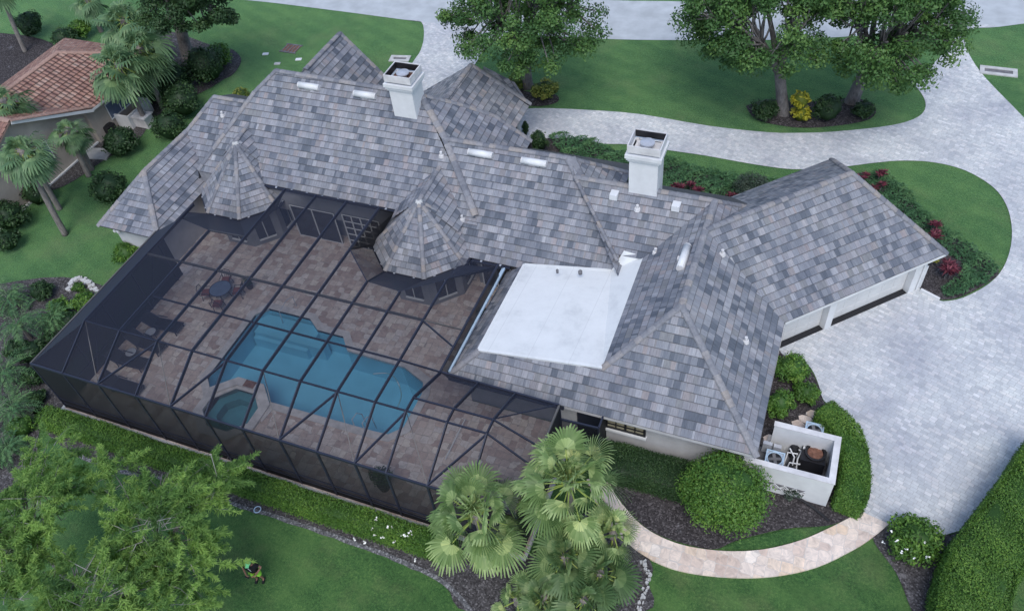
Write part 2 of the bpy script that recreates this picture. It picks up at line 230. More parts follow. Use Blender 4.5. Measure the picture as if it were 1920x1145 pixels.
# ------------------------------------------------------------------ mesh helpers
C = S.collection.objects
ORG = {}
class MB:
    def __init__(s): s.v = []; s.f = []; s.uv = []; s.t = []
    def poly(s, pts, uv=None, t=.5):
        i = len(s.v); s.v += [tuple(p) for p in pts]; s.f.append(tuple(range(i, i+len(pts)))); s.uv.append(uv or [(0, 0)]*len(pts)); s.t.append(t)
    def box(s, a, b, rz=0., c=None, t=.5):      # axis box from corner a to corner b, turned about its centre
        a, b = Vector(a), Vector(b); m = (a+b)/2 if c is None else Vector(c); cs, sn = math.cos(rz), math.sin(rz)
        P = []
        for z in (a.z, b.z):
            for x, y in ((a.x, a.y), (b.x, a.y), (b.x, b.y), (a.x, b.y)):
                dx, dy = x-m.x, y-m.y; P.append((m.x+dx*cs-dy*sn, m.y+dx*sn+dy*cs, z))
        for q in ((3, 2, 1, 0), (4, 5, 6, 7), (0, 1, 5, 4), (1, 2, 6, 5), (2, 3, 7, 6), (3, 0, 4, 7)): s.poly([P[k] for k in q], t=t)
    def bar(s, p, q, wd, ht, up=(0, 0, 1), t=.5):
        p, q = Vector(p), Vector(q); d = (q-p).normalized(); u = Vector(up)
        if abs(d.dot(u)) > .95: u = Vector((1, 0, 0))
        sd = d.cross(u).normalized()*wd/2; u = sd.cross(d).normalized()*ht/2
        A = [p-sd-u, p+sd-u, p+sd+u, p-sd+u]; B = [k+(q-p) for k in A]
        for k in range(4): s.poly([A[k], A[(k+1) % 4], B[(k+1) % 4], B[k]], t=t)
        s.poly(A[::-1], t=t); s.poly(B, t=t)
    def tube(s, pts, rad, n=8, t=.5, cap=True):
        pts = [Vector(p) for p in pts]; rad = rad if hasattr(rad, '__len__') else [rad]*len(pts); rings = []; ref = None
        for i, p in enumerate(pts):
            d = (pts[min(i+1, len(pts)-1)]-pts[max(i-1, 0)]).normalized()
            if ref is None: ref = Vector((1, 0, 0)) if abs(d.x) < .8 else Vector((0, 1, 0))
            a = (ref-d*ref.dot(d)).normalized(); ref = a; b = d.cross(a)
            rings.append([p+(a*math.cos(k*2*math.pi/n)+b*math.sin(k*2*math.pi/n))*rad[i] for k in range(n)])
        i0 = len(s.v)
        for r in rings: s.v += [tuple(p) for p in r]
        for i in range(len(rings)-1):
            for k in range(n):
                s.f.append((i0+i*n+k, i0+i*n+(k+1) % n, i0+(i+1)*n+(k+1) % n, i0+(i+1)*n+k)); s.uv.append([(0, 0)]*4); s.t.append(t)
        if cap:
            for i, rv in ((0, True), (len(rings)-1, False)):
                q = [i0+i*n+k for k in range(n)]; s.f.append(tuple(q[::-1] if rv else q)); s.uv.append([(0, 0)]*n); s.t.append(t)
    def lathe(s, prof, c=(0, 0, 0), n=16, t=.5): # profile of (radius, z)
        c = Vector(c); rings = [[c+Vector((r*math.cos(k*2*math.pi/n), r*math.sin(k*2*math.pi/n), z)) for k in range(n)] for r, z in prof]
        for i in range(len(rings)-1):
            for k in range(n): s.poly([rings[i][k], rings[i][(k+1) % n], rings[i+1][(k+1) % n], rings[i+1][k]], t=t)
        s.poly(rings[0][::-1], t=t); s.poly(rings[-1], t=t)
    def build(s, name, mat, parent=None, origin=None, smooth=False, merge=0.):
        me = bpy.data.meshes.new(name); og = Vector(origin) if origin is not None else (ORG.get(parent.name, Vector()) if parent else Vector())
        me.from_pydata([(x-og.x, y-og.y, z-og.z) for x, y, z in s.v], [], s.f)
        uvl = me.uv_layers.new(name='UVMap'); uvl.data.foreach_set('uv', [k for f in s.uv for q in f for k in q])
        at_ = me.attributes.new('tint', 'FLOAT', 'FACE'); at_.data.foreach_set('value', s.t)
        if merge:
            bm = bmesh.new(); bm.from_mesh(me); bmesh.ops.remove_doubles(bm, verts=bm.verts, dist=merge); bmesh.ops.recalc_face_normals(bm, faces=bm.faces); bm.to_mesh(me); bm.free()
        if smooth: me.polygons.foreach_set('use_smooth', [True]*len(me.polygons))
        me.materials.append(MT[mat]); me.update()
        o = bpy.data.objects.new(name, me); C.link(o)
        if parent: o.parent = parent; ORG[o.name] = og
        else: o.location = og; ORG[o.name] = og
        return o
def tag(o, label, cat, group=None, kind=None):
    if label: o['label'] = label
    if cat: o['category'] = cat
    if group: o['group'] = group
    if kind: o['kind'] = kind
    return o
def empty(name, loc, label, cat, group=None):
    o = bpy.data.objects.new(name, None); C.link(o); o.location = loc; o.empty_display_size = .3; ORG[o.name] = Vector(loc)
    return tag(o, label, cat, group)
def copy_tree(o, parent=None):
    c = o.copy(); C.link(c); ORG[c.name] = ORG.get(o.name, Vector())
    if parent: c.parent = parent
    for ch in list(o.children): copy_tree(ch, c)
    return c
def np_mesh(name, V, F, tint, mat, parent=None, origin=None, shift=None):
    V = np.asarray(V, float); F = np.asarray(F, np.int32); k = F.shape[1]
    og = Vector(origin) if origin is not None else (ORG.get(parent.name, Vector()) if parent else Vector())
    V = V-np.array(og); me = bpy.data.meshes.new(name); me.vertices.add(len(V)); me.vertices.foreach_set('co', V.ravel().astype(np.float32))
    me.loops.add(F.size); me.loops.foreach_set('vertex_index', F.ravel()); me.polygons.add(len(F))
    me.polygons.foreach_set('loop_start', np.arange(0, F.size, k, dtype=np.int32)); me.polygons.foreach_set('loop_total', np.full(len(F), k, np.int32))
    a = me.attributes.new('tint', 'FLOAT', 'FACE'); a.data.foreach_set('value', np.clip(tint, 0, 1).astype(np.float32))
    me.materials.append(MT[mat]); me.update(calc_edges=True)
    o = bpy.data.objects.new(name, me); C.link(o); ORG[o.name] = og
    if parent: o.parent = parent
    else: o.location = og
    return o
def unit(a): return a/np.maximum(np.linalg.norm(a, axis=1, keepdims=True), 1e-9)
def leaves(cent, nrm, L, W, rng, along=None):
    """kite-shaped leaves: centre, facing, length, width -> verts, quads"""
    n = len(cent); nrm = unit(nrm); d = rng.normal(size=(n, 3)) if along is None else along
    d = unit(d-nrm*np.sum(d*nrm, 1, keepdims=True)); sd = np.cross(nrm, d); L = np.broadcast_to(L, (n,))[:, None]; W = np.broadcast_to(W, (n,))[:, None]
    V = np.stack([cent-d*L*.5, cent+sd*W*.5+d*L*.05, cent+d*L*.5-nrm*L*.12, cent-sd*W*.5+d*L*.05], 1).reshape(-1, 3)
    return V, np.arange(4*n).reshape(n, 4)
def clump_leaves(centers, radii, per, L, W, rng, squash=.75, up=.5, ctint=None):
    """leaf clumps: random leaves filling ellipsoidal clumps, denser towards their surface"""
    k = len(centers); rep = np.repeat(np.arange(k), per); n = len(rep)
    d = unit(rng.normal(size=(n, 3))); r = rng.random(n)**.45*np.asarray(radii)[rep]
    off = d*r[:, None]*np.array([1, 1, squash]); c = np.asarray(centers)[rep]+off
    nr = d+np.array([0, 0, up])+rng.normal(size=(n, 3))*.55
    ct = (rng.random(k) if ctint is None else ctint)[rep]
    t = .15+.5*ct+.35*(rng.random(n)-.3)
    V, F = leaves(c, nr, L*(.7+.6*rng.random(n)), W*(.7+.6*rng.random(n)), rng); return V, F, t
def in_poly(P, poly):
    x, y = P[:, 0], P[:, 1]; ins = np.zeros(len(P), bool); j = len(poly)-1
    for i in range(len(poly)):
        xi, yi, xj, yj = poly[i][0], poly[i][1], poly[j][0], poly[j][1]
        ins ^= ((yi > y) != (yj > y)) & (x < (xj-xi)*(y-yi)/(yj-yi+1e-12)+xi); j = i
    return ins
def smooth_line(pts, n=6):          # Catmull-Rom through points
    P = [Vector(p) for p in pts]; out = []
    for i in range(len(P)-1):
        a, b, c, d = P[max(i-1, 0)], P[i], P[i+1], P[min(i+2, len(P)-1)]
        for k in range(n):
            t = k/n; out.append(.5*((2*b)+(c-a)*t+(2*a-5*b+4*c-d)*t*t+(3*b-a-3*c+d)*t**3))
    return out+[P[-1]]
def sheet(name, pts, z, mat, kind='structure', holes=(), thick=0., parent=None, lip=None):
    bm = bmesh.new(); E = []
    for loop in (pts, *holes):
        vs = [bm.verts.new((p[0], p[1], z)) for p in loop]; E += [bm.edges.new((vs[i], vs[(i+1) % len(vs)])) for i in range(len(vs))]
    bmesh.ops.triangle_fill(bm, use_beauty=True, edges=E, normal=(0, 0, 1)); bmesh.ops.recalc_face_normals(bm, faces=bm.faces)
    if sum(f.normal.z for f in bm.faces) < 0: bmesh.ops.reverse_faces(bm, faces=bm.faces)
    if thick:
        for loop in (pts, *holes):
            for i in range(len(loop)):
                p, q = loop[i], loop[(i+1) % len(loop)]; bm.faces.new([bm.verts.new(k) for k in ((p[0], p[1], z), (q[0], q[1], z), (q[0], q[1], z-thick), (p[0], p[1], z-thick))])
    me = bpy.data.meshes.new(name); bm.to_mesh(me); bm.free(); me.materials.append(MT[mat]); o = bpy.data.objects.new(name, me); C.link(o)
    if kind: o['kind'] = kind
    if parent: o.parent = parent; me.transform(Matrix.Translation(-ORG[parent.name]))
    return o
def px(pts, z=0.): return [at(x, y, z) for x, y in pts]
random.seed(7)
# ------------------------------------------------------------------ the ground
DECK = [(-33.45, 13.74), (-7.85, 13.74), (-7.85, 20.6), (-13.2, 20.6), (-13.2, 28.6), (-16, 28.6), (-16, 31), (-33.45, 31)]
POOL = [(-27.2, 22.35), (-26.7, 23.0), (-24.0, 23.0), (-23.15, 22.4), (-21.55, 22.4), (-20.85, 21.6), (-17.4, 21.5), (-16.0, 20.9), (-15.75, 20.2), (-15.75, 18.1), (-16.3, 17.5), (-17.1, 17.45), (-23.0, 17.4), (-23.05, 17.05), (-23.95, 18.0), (-25.45, 18.0), (-26.4, 16.95), (-27.2, 17.75)]
SPA = [(-25.3, 17.75), (-24.1, 17.75), (-23.35, 17.0), (-23.35, 15.85), (-24.1, 15.1), (-25.3, 15.1), (-26.1, 15.85), (-26.1, 17.0)]
HOLE = [(-33, 14.2), (-9, 14.2), (-9, 20), (-14, 20), (-14, 28), (-33, 28)]
lawn = sheet('lawn', [(-700, -300), (700, -300), (700, 900), (-700, 900)], 0., 'grass', holes=(HOLE,))
road_lo = px([(-150, -45), (250, -12), (450, 0), (600, 17), (790, 42), (930, 60), (1118, 73), (1275, 76), (1500, 74), (1800, 55), (1920, 45), (2300, -15)])
road_up = px([(2300, -95), (1920, -33), (1700, -8), (1440, 5), (1250, 3), (1100, -2), (790, -32), (450, -75), (-150, -130)])
sheet('road', smooth_line(road_lo, 4)+smooth_line(road_up, 4), .02, 'road')
drive_out = [(760, 38), (790, 42), (795, 68), (789, 95), (776, 115), (758, 145), (740, 190), (740, 260), (1000, 262), (1090, 262), (1124, 270), (1187, 272), (1250, 282), (1319, 292), (1380, 303), (1434, 312), (1485, 318), (1540, 317), (1593, 312), (1640, 306), (1690, 302), (1750, 305), (1809, 320), (1860, 350), (1885, 382), (1896, 420), (1895, 462), (1880, 504), (1852, 534), (1807, 558), (1774, 565), (1758, 562), (1725, 543), (1690, 520), (1455, 640), (1465, 668), (1492, 668), (1520, 690), (1535, 722), (1545, 752), (1575, 772), (1600, 800), (1625, 842), (1632, 890), (1630, 935), (1614, 962), (1664, 982), (1770, 1003), (1850, 960), (1930, 880), (2100, 700), (2060, 420), (1980, 290), (1920, 222), (1850, 150), (1822, 112), (1811, 85), (1815, 57), (1870, 49), (1780, 44), (1792, 66), (1770, 100), (1720, 146), (1703, 150), (1720, 166), (1735, 192), (1729, 214), (1700, 229), (1650, 239), (1560, 248), (1500, 250), (1440, 249), (1330, 237), (1200, 215), (1100, 207), (995, 204), (900, 215), (862, 190), (880, 140), (893, 118), (908, 94), (925, 78), (940, 60)]
_d = px(drive_out); sheet('driveway', smooth_line(_d+[_d[0]], 3)[:-1], .035, 'paver')
def bed(pts, mat='mulch', z=.05, n=4, name='planting_bed'):
    P = px(pts); return sheet(name, smooth_line(P+[P[0]], n)[:-1], z, mat)
bed([(930, 150), (985, 172), (1040, 178), (1046, 192), (1015, 200), (975, 196), (930, 180)])
bed([(1398, 200), (1440, 188), (1520, 192), (1600, 185), (1640, 200), (1630, 225), (1560, 238), (1490, 240), (1420, 226)])
bed([(1000, 262), (1060, 260), (1110, 268), (1180, 300), (1260, 305), (1330, 330), (1420, 345), (1500, 345), (1590, 330), (1560, 380), (1400, 420), (1200, 400), (1000, 320)])
bed([(1590, 330), (1630, 325), (1690, 350), (1725, 400), (1765, 432), (1830, 470), (1872, 508), (1850, 532), (1805, 556), (1774, 563), (1757, 560), (1722, 540), (1690, 500), (1600, 420)])
bed([(1430, 600), (1466, 664), (1495, 672), (1520, 695), (1535, 725), (1545, 755), (1575, 775), (1600, 805), (1622, 845), (1629, 890), (1626, 935), (1608, 958), (1560, 984), (1470, 992), (1380, 1014), (1340, 1030), (1285, 1020), (1235, 1003), (1200, 980), (1165, 940), (1140, 880), (1280, 860), (1420, 820)])
bed([(-40, 540), (120, 520), (230, 560), (190, 640), (100, 700), (140, 768), (78, 795), (60, 900), (-60, 900), (-60, 640)], 'pale_mulch')
bed([(20, 380), (120, 350), (190, 305), (260, 262), (300, 215), (420, 150), (428, 105), (380, 80), (300, 60), (215, 105), (230, 200), (130, 260), (0, 330)], 'pale_mulch')
bed([(-40, 60), (60, 70), (110, 95), (60, 140), (-40, 160)], 'mulch')
bed([(395, 100), (430, 92), (452, 110), (445, 132), (425, 148), (390, 150)], 'pale_mulch', .055)
bed([(75, 800), (120, 770), (800, 990), (960, 1040), (1010, 1030), (1100, 960), (1170, 980), (1222, 1058), (1215, 1090), (1200, 1150), (890, 1150), (830, 1095), (700, 1030), (560, 985), (440, 945), (300, 900), (140, 850)], 'pale_mulch')
bed([(1640, 985), (1664, 984), (1772, 1003), (1800, 1000), (1770, 1080), (1765, 1170), (1722, 1170), (1682, 1078), (1638, 1016)], 'pale_mulch')
W_OUT = [(1100, 900), (1120, 950), (1150, 992), (1190, 1030), (1235, 1057), (1290, 1074), (1370, 1083), (1450, 1081), (1530, 1064), (1600, 1031), (1640, 1005), (1666, 983)]
W_IN = [(1614, 960), (1560, 988), (1500, 1014), (1430, 1031), (1360, 1034), (1290, 1025), (1240, 1008), (1200, 983), (1170, 950), (1150, 922), (1138, 890)]
sheet('stone_path', smooth_line(px(W_OUT), 4)+smooth_line(px(W_IN), 4), .09, 'walk', thick=.09)
G = px([(1345, 1031), (1382, 1015), (1470, 995), (1562, 985), (1500, 1013), (1430, 1029)]); sheet('lawn_patch', G, .065, 'grass')
# pool terrace: slab with the pool and spa cut out of it
tz = .12
sheet('side_terrace', [(-34.6, 23.95), (-33.452, 23.95), (-33.452, 31), (-34.6, 31)], tz, 'deck', thick=.13)
terrace = sheet('pool_terrace', DECK, tz, 'deck', holes=(POOL, SPA), thick=.14)
m = MB(); m.box((-33.6, 13.62, 0), (-7.85, 13.738, .16)); m.box((-33.6, 13.738, 0), (-33.455, 24, .16)); m.box((-7.845, 13.62, 0), (-7.72, 19.4, .16)); o = m.build('slab_edge', 'concrete'); o['kind'] = 'structure'
pool = empty('swimming_pool', (-21.5, 19.8, 0), 'turquoise swimming pool with stepped stone rim under the screen roof', 'swimming pool')
def ring(mb, loop, wd, z0, z1, inner=0.):
    n = len(loop); area = sum(loop[i][0]*loop[(i+1) % n][1]-loop[(i+1) % n][0]*loop[i][1] for i in range(n)); sg = 1 if area > 0 else -1
    def off(d):
        out = []
        for i in range(n):
            p, q, r = Vector(loop[i-1]), Vector(loop[i]), Vector(loop[(i+1) % n]); a = (q-p).normalized(); b = (r-q).normalized()
            na = Vector((a.y, -a.x))*sg; nb = Vector((b.y, -b.x))*sg; k = (na+nb); k = k/max(k.dot(na), .35); out.append(q+k*d)
        return out
    A, B = off(-inner), off(wd)
    for i in range(n):
        j = (i+1) % n; a, b, c, d = A[i], A[j], B[j], B[i]
        mb.poly([(a.x, a.y, z1), (b.x, b.y, z1), (c.x, c.y, z1), (d.x, d.y, z1)]); mb.poly([(a.x, a.y, z0), (b.x, b.y, z0), (b.x, b.y, z1), (a.x, a.y, z1)]); mb.poly([(d.x, d.y, z0), (c.x, c.y, z0), (c.x, c.y, z1), (d.x, d.y, z1)])
m = MB(); ring(m, POOL, .4, tz-.02, tz+.05); m.build('coping', 'coping', pool)
def basin(mb, loop, z0, z1):
    n = len(loop)
    for i in range(n): p, q = loop[i], loop[(i+1) % n]; mb.poly([(*p, z0), (*q, z0), (*q, z1), (*p, z1)])
m = MB(); basin(m, POOL, -1.6, tz-.021); m.build('pool_wall', 'plaster', pool)
sheet('pool_floor', POOL, -1.5, 'plaster', None, parent=pool)
m = MB(); m.box((-27.15, 22.2, -1.49), (-23.3, 22.93, -.32)); m.box((-27.12, 21.7, -1.49), (-22.6, 22.19, -.55)); m.box((-27.1, 21.45, -1.49), (-23.6, 21.69, -.8)); m.build('pool_step', 'plaster', pool)
sheet('water_surface', POOL, .0, 'water', None, parent=pool)
spa = empty('spa', (-24.7, 16.4, 0), 'octagonal stone rimmed spa at the lower left corner of the pool', 'spa')
m = MB(); ring(m, SPA, .46, -.3, tz+.16); m.build('coping', 'coping', spa)
m = MB(); m.box((-24.95, 17.77, tz+.1), (-24.3, 18.2, tz+.165)); m.build('spillway', 'rust', spa)
m = MB(); basin(m, SPA, -.9, tz-.01)
IN = [(-24.7+(x+24.7)*.66, 16.42+(y-16.42)*.66) for x, y in SPA]
for i in range(8):
    j = (i+1) % 8; m.poly([(*SPA[i], -.32), (*SPA[j], -.32), (*IN[j], -.32), (*IN[i], -.32)]); m.poly([(*IN[i], -.9), (*IN[j], -.9), (*IN[j], -.32), (*IN[i], -.32)])
m.build('bench', 'spafloor', spa); sheet('spa_floor', SPA, -.85, 'spafloor', None, parent=spa); sheet('water_surface', SPA, .06, 'water', None, parent=spa)
# ------------------------------------------------------------------ roofs
def plane_hit(x, y, P0, n):
    d = ray(x, y); c = np.array([0, 0, CAMH]); n = np.array(n, float); t = n@(np.array(P0)-c)/(n@d); return Vector(c+d*t)
def clip(poly, s0, s1, key):        # keep s0 <= s <= s1 of a convex polygon
    for lim, sg in ((s0, 1), (s1, -1)):
        out = []
        for i in range(len(poly)):
            a, b = poly[i], poly[(i+1) % len(poly)]; fa, fb = sg*(key(a)-lim), sg*(key(b)-lim)
            if fa >= 0: out.append(a)
            if fa*fb < 0: out.append(a+(b-a)*(fa/(fa-fb)))
        poly = out
        if len(poly) < 3: return []
    return poly
ROOFN = [0]
def roof_face(mb, pts, course=.385, tw=.3, lift=.032, under=True):
    P = [Vector(p) for p in pts]; n = Vector()
    for i in range(1, len(P)-1): n += (P[i]-P[0]).cross(P[i+1]-P[0])
    n.normalize(); n = -n if n.z < 0 else n
    a = Vector((0, 0, 1)).cross(n).normalized(); s = a.cross(n).normalized(); s = -s if s.z > 0 else s     # s runs down the slope
    k = lambda p: p.dot(s); smax = max(map(k, P)); smin = min(map(k, P)); ROOFN[0] += 1; o = ROOFN[0]*61
    if under:
        mb.poly([p-n*.11 for p in P], t=.3)
        for i in range(len(P)): p, q = P[i], P[(i+1) % len(P)]; mb.poly([p-n*.11, q-n*.11, q+n*.005, p+n*.005], t=.3)
    r = 0
    while smax-r*course > smin+1e-4:
        lo, hi = smax-r*course, max(smax-(r+1)*course, smin); q = clip(P, hi, lo, k)
        if len(q) >= 3:
            f = lambda p: (k(p)-(lo-course))/course
            V = [p+n*(.004+lift*f(p)) for p in q]
            mb.poly(V, [(p.dot(a)/tw+o, 40-r-f(p)*.998+.999+o*2) for p in q])
            e = [p for p in q if abs(k(p)-lo) < 1e-4]
            if len(e) >= 2:
                e.sort(key=lambda p: p.dot(a)); p0, p1 = e[0], e[-1]; h = n*(.004+lift)
                mb.poly([p0, p1, p1+h, p0+h], [(p0.dot(a)/tw+o, 40-r+.001+o*2), (p1.dot(a)/tw+o, 40-r+.001+o*2)]*2)
        r += 1
def ridge(parent, pts, wd=.17, seg=.37, name='ridge_cap'):
    m = MB(); rng = random.Random(int(abs(pts[0][0]*1000)))
    for a, b in zip(pts[:-1], pts[1:]):
        a, b = Vector(a), Vector(b); L = (b-a).length; n = max(1, int(L/seg)); d = (b-a)/n
        sd = d.cross(Vector((0, 0, 1))).normalized(); up = sd.cross(d).normalized(); up = -up if up.z < 0 else up
        for i in range(n):
            p, q = a+d*i, a+d*(i+1.12); t = rng.random(); w0, w1 = wd*1.05, wd*.9; pr = []
            for c, wv, hz in ((p, w0, .075), (q, w1, .06)):
                pr.append([c+sd*wv*math.cos(th)+up*(hz*math.sin(th)*1.5-.035+.02) for th in [k*math.pi/5 for k in range(6)]])
            for k in range(5): m.poly([pr[0][k], pr[0][k+1], pr[1][k+1], pr[1][k]], t=t)
            m.poly(pr[0], t=t*.6)
    return m.build(name, 'cap', parent)
house = empty('house', (-14, 30, 0), 'long white house under grey tiled hip roofs with two turrets and two chimneys', 'house')
SL = .75; EV = 2.75
PF, NF = (-21.1, 34.29, 7.75), (0, -SL, 1)                      # main front slope
pf = lambda x, y: plane_hit(x, y, PF, NF)
zf = lambda u, v: Vector((u, v, 7.75-SL*(34.29-v)))
l, hs, he = pf(517, 132), Vector(PF), Vector((-16.1, 29.29, 4.0))
hip2, r2e = zf(-18.97, 32.5), zf(-11.74, 32.54)
la, ld = pf(476.6, 172.6), zf(-34.3, 29.05)
main = MB()
roof_face(main, [l, hs, he, zf(-15.9, 28.98), zf(-34.3, 28.98), la])
roof_face(main, [hip2, r2e, zf(-6.8, 27.58), zf(-17.3, 27.58), zf(-17.3, 28.98), he])
NR = (SL, 0, 1)
F1, F2, F3 = (plane_hit(*q, PF, NR) for q in ((867, 197), (928, 218), (996, 264.5)))
roof_face(main, [hs, F1, F2, F3, Vector((F3.x, 33.2, F3.z)), hip2], under=False)
rb = plane_hit(1182, 324, r2e, NR)
V4 = Vector((-11.19, 31.6, 6.05)); V4b = Vector((-7.2, 27.58, 3.06))
roof_face(main, [r2e, rb, Vector((rb.x, 31.7, rb.z)), Vector((-11.2, 31.62, 6.055))], under=False)
roof_face(main, [r2e, Vector((-11.2, 31.62, 6.055)), V4b+Vector((-.45, -.02, .35)), zf(-7.3, 28.1)], under=False)
# hidden back slopes
for q in ([l, hs, (-22, 41, 2.75), (-34, 41, 2.75)], [hip2, r2e, rb, (-9, 37.4, 2.75), (-18, 37.4, 2.75)]): main.poly([Vector(p) for p in q], t=.4)
for a_, b_ in ((hs, F1), (F1, F2), (F2, F3)): main.poly([a_, b_, Vector((b_.x, b_.y+.15, 2.7)), Vector((a_.x, a_.y+.15, 2.7))])
for p, q in ((l, la), (la, zf(-34.3, 28.98))): main.poly([p, q, q+Vector((-.35, 0, -1.0)), p+Vector((-.35, 0, -1.6))])
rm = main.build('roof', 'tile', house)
ridge(rm, [l, hs]); ridge(rm, [hs+Vector((.02, 0, 0)), hip2, he+Vector((.0, .0, .25))], .2); ridge(rm, [l, la, zf(-34.3, 29.05)+Vector((0, 0, .02))]); ridge(rm, [hs, F1, F2, F3]); ridge(rm, [hip2, r2e]); ridge(rm, [r2e, zf(-7.75, 28.55)], .3); ridge(rm, [r2e, rb])
def gutter(parent, p, q, mat='bronze', wd=.13, brackets=True, bm='galv'):
    m = MB(); m.bar(p, q, wd, .11); g = m.build('gutter', mat, parent)
    if brackets:
        p, q = Vector(p), Vector(q); n = max(2, int((q-p).length/.95))
        for i in range(n):
            k = p+(q-p)*((i+.5)/n)+Vector((0, 0, .065)); b = MB(); b.box(k-Vector((.05, .06, 0)), k+Vector((.05, .06, .035))); b.build('gutter_bracket', bm, g)
gutter(rm, (-30.2, 28.9, 3.7), (-20.9, 28.9, 3.7)); gutter(rm, (-15.75, 27.5, 2.64), (-13.55, 27.5, 2.64))
# lower left roofs
r0 = MB(); z0 = lambda u, v: Vector((u, v, 6-SL*(33.39-v)))
roof_face(r0, [z0(-35.3, 33.39), z0(-31, 33.39), z0(-31, 29.06), z0(-33.95, 29.06), Vector((-36.65, 31.43, 4.53))])
r0.poly([(-35.3, 33.39, 6), (-31, 33.39, 6), (-31, 38, 2.75), (-38.4, 38, 2.75)]); r0.poly([(-35.3, 33.39, 6), (-36.65, 31.43, 4.53), (-38.4, 31.4, 2.75), (-38.4, 38, 2.75)])
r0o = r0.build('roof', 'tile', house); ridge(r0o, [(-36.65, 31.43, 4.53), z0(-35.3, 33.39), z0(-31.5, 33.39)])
m = MB(); m.bar((-34.3, 29.03, 3.28), (-32.2, 29.03, 3.28), .05, .95); m.build('fascia', 'cap', r0o)
gutter(r0o, (-33.9, 29.0, 2.68), (-32.6, 29.0, 2.68), brackets=False)
wA, wF = Vector((-36.72, 27.3, 4.55)), Vector((-36.65, 31.43, 4.55)); wr, wl, wb = Vector((-33.95, 23.95, 2.75)), Vector((-38.4, 23.95, 2.75)), Vector((-33.95, 29.08, 2.75))
wg = MB(); roof_face(wg, [wA, wr, wl]); roof_face(wg, [wA, wF, wb, wr]); roof_face(wg, [wA, wl, (-38.4, 31.43, 2.75), wF])
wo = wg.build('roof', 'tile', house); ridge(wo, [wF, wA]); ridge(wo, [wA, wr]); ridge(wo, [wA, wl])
# right wing, its link and the flat roof
ap, far5 = Vector((-3.95, 24.38, 6.05)), Vector((-4.0, 31.6, 6.05)); c5, c6 = Vector((.47, 19.93, EV)), Vector((.41, 27.6, EV))
E5, D5 = Vector((-6.72, 21.6, 3.97)), Vector((-6.8, 28.78, 3.93)); F5 = Vector((-12.56, 21.15, 3.66)); v5 = Vector((-3.97, 29.43, 6.05)); A5 = Vector((-12.75, 27.6, 3.0))
nr5 = lambda x, y: plane_hit(x, y, ap, NR)
wing = MB()
roof_face(wing, [ap, c5, Vector((-13.75, 19.93, EV)), F5+Vector((0, 0, .0)), Vector((-6.72, 21.57, 3.98))])
roof_face(wing, [ap, v5, c6, c5]); bk = nr5(1411, 390); roof_face(wing, [far5, bk, v5+Vector((.0, .0, 0))], under=False)
roof_face(wing, [ap, E5, D5, far5], under=False)
roof_face(wing, [F5, A5, Vector((-13.8, 27.6, 2.2)), Vector((-13.8, 19.95, 2.7))], under=False)
z4 = lambda u, v: Vector((u, v, 6.05-SL*(31.6-v)))
roof_face(wing, [V4, far5, D5, z4(-8.0, 28.75), z4(-8.0, 28.45)], under=False)
for q in ([far5, V4, (-11.2, 36, 2.75), (-.4, 36, 2.75)], [far5, bk, (-.4, 35, 2.9), (-.4, 36, 2.75)]): wing.poly([Vector(p) for p in q])
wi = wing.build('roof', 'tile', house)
ridge(wi, [far5, ap]); ridge(wi, [ap, c5]); ridge(wi, [ap, E5]); ridge(wi, [V4, far5, bk]); ridge(wi, [F5, (-13.7, 20.0, 2.85)]); ridge(wi, [z4(-8.0, 28.45)+Vector((0, 0, .1)), V4], .1)
fl = MB(); B5 = zf(-8.25, 28.25)+Vector((0, 0, .03)); Cc = plane_hit(1170, 474, far5, NF)+Vector((0, 0, .16)); Dd = D5+Vector((.0, .15, .06)); up = Vector((0, 0, .05))
fl.poly([A5+up, F5+up, E5+up, B5]); fl.poly([B5, E5+up, Dd]); fl.poly([B5, Dd, Cc])
fl.bar(A5+up*.6, F5+up*.6, .16, .1); fl.bar(F5+up*.6, E5+up*.6, .16, .1); fl.bar(A5+up*.8, B5-up*.2, .14, .08)
flo = fl.build('flat_roof', 'membrane', house)
for x, y, s in ((1045, 508, .13), (1088, 510, .2), (1157, 622, .3)):
    k = at(x, y, 3.75); m = MB(); m.lathe([(s*.5, k.z-.12), (s*.55, k.z+.06), (s*.3, k.z+.12), (.02, k.z+.13)], (k.x, k.y, 0), 9); m.build('roof_stub' if s < .25 else 'rust_patch', 'darkconc' if s < .25 else 'rust', flo)
gutter(wi, (-13.72, 20.0, 2.98), (-13.72, 27.1, 2.98), 'bluetint', .16, False); gutter(wi, (-13.7, 19.86, 2.66), (-8.0, 19.86, 2.66), brackets=False)
# garage wing, turned 45 degrees
q2 = math.sqrt(.5); gp = lambda s, t, z: Vector((q2*(s-t), q2*(s+t), z))      # s along the wing, t across it
tE = 27.2*q2; tR = tE+4.4; tB = tR+4.4; sV = (.41+27.6)*q2; sC = (7.27+34.5)*q2; sR = 26.45
gr = MB(); roof_face(gr, [v5, gp(sR, tR, 6.05), gp(sC, tE, EV), c6]); roof_face(gr, [v5, gp(sR, tR, 6.05), gp(sC, tB, EV), gp(20, tB, EV)]); roof_face(gr, [gp(sR, tR, 6.05), gp(sC, tB, EV), gp(sC, tE, EV)])
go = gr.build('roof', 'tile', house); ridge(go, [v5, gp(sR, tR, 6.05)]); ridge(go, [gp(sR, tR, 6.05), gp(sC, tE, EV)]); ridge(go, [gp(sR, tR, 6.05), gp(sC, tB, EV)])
m = MB(); m.bar(gp(sV+.1, tE+.02, EV-.1), gp(sC, tE+.02, EV-.1), .06, .17); m.bar(gp(sC-.02, tE, EV-.1), gp(sC-.02, tB, EV-.1), .06, .17); m.build('fascia', 'white', go)
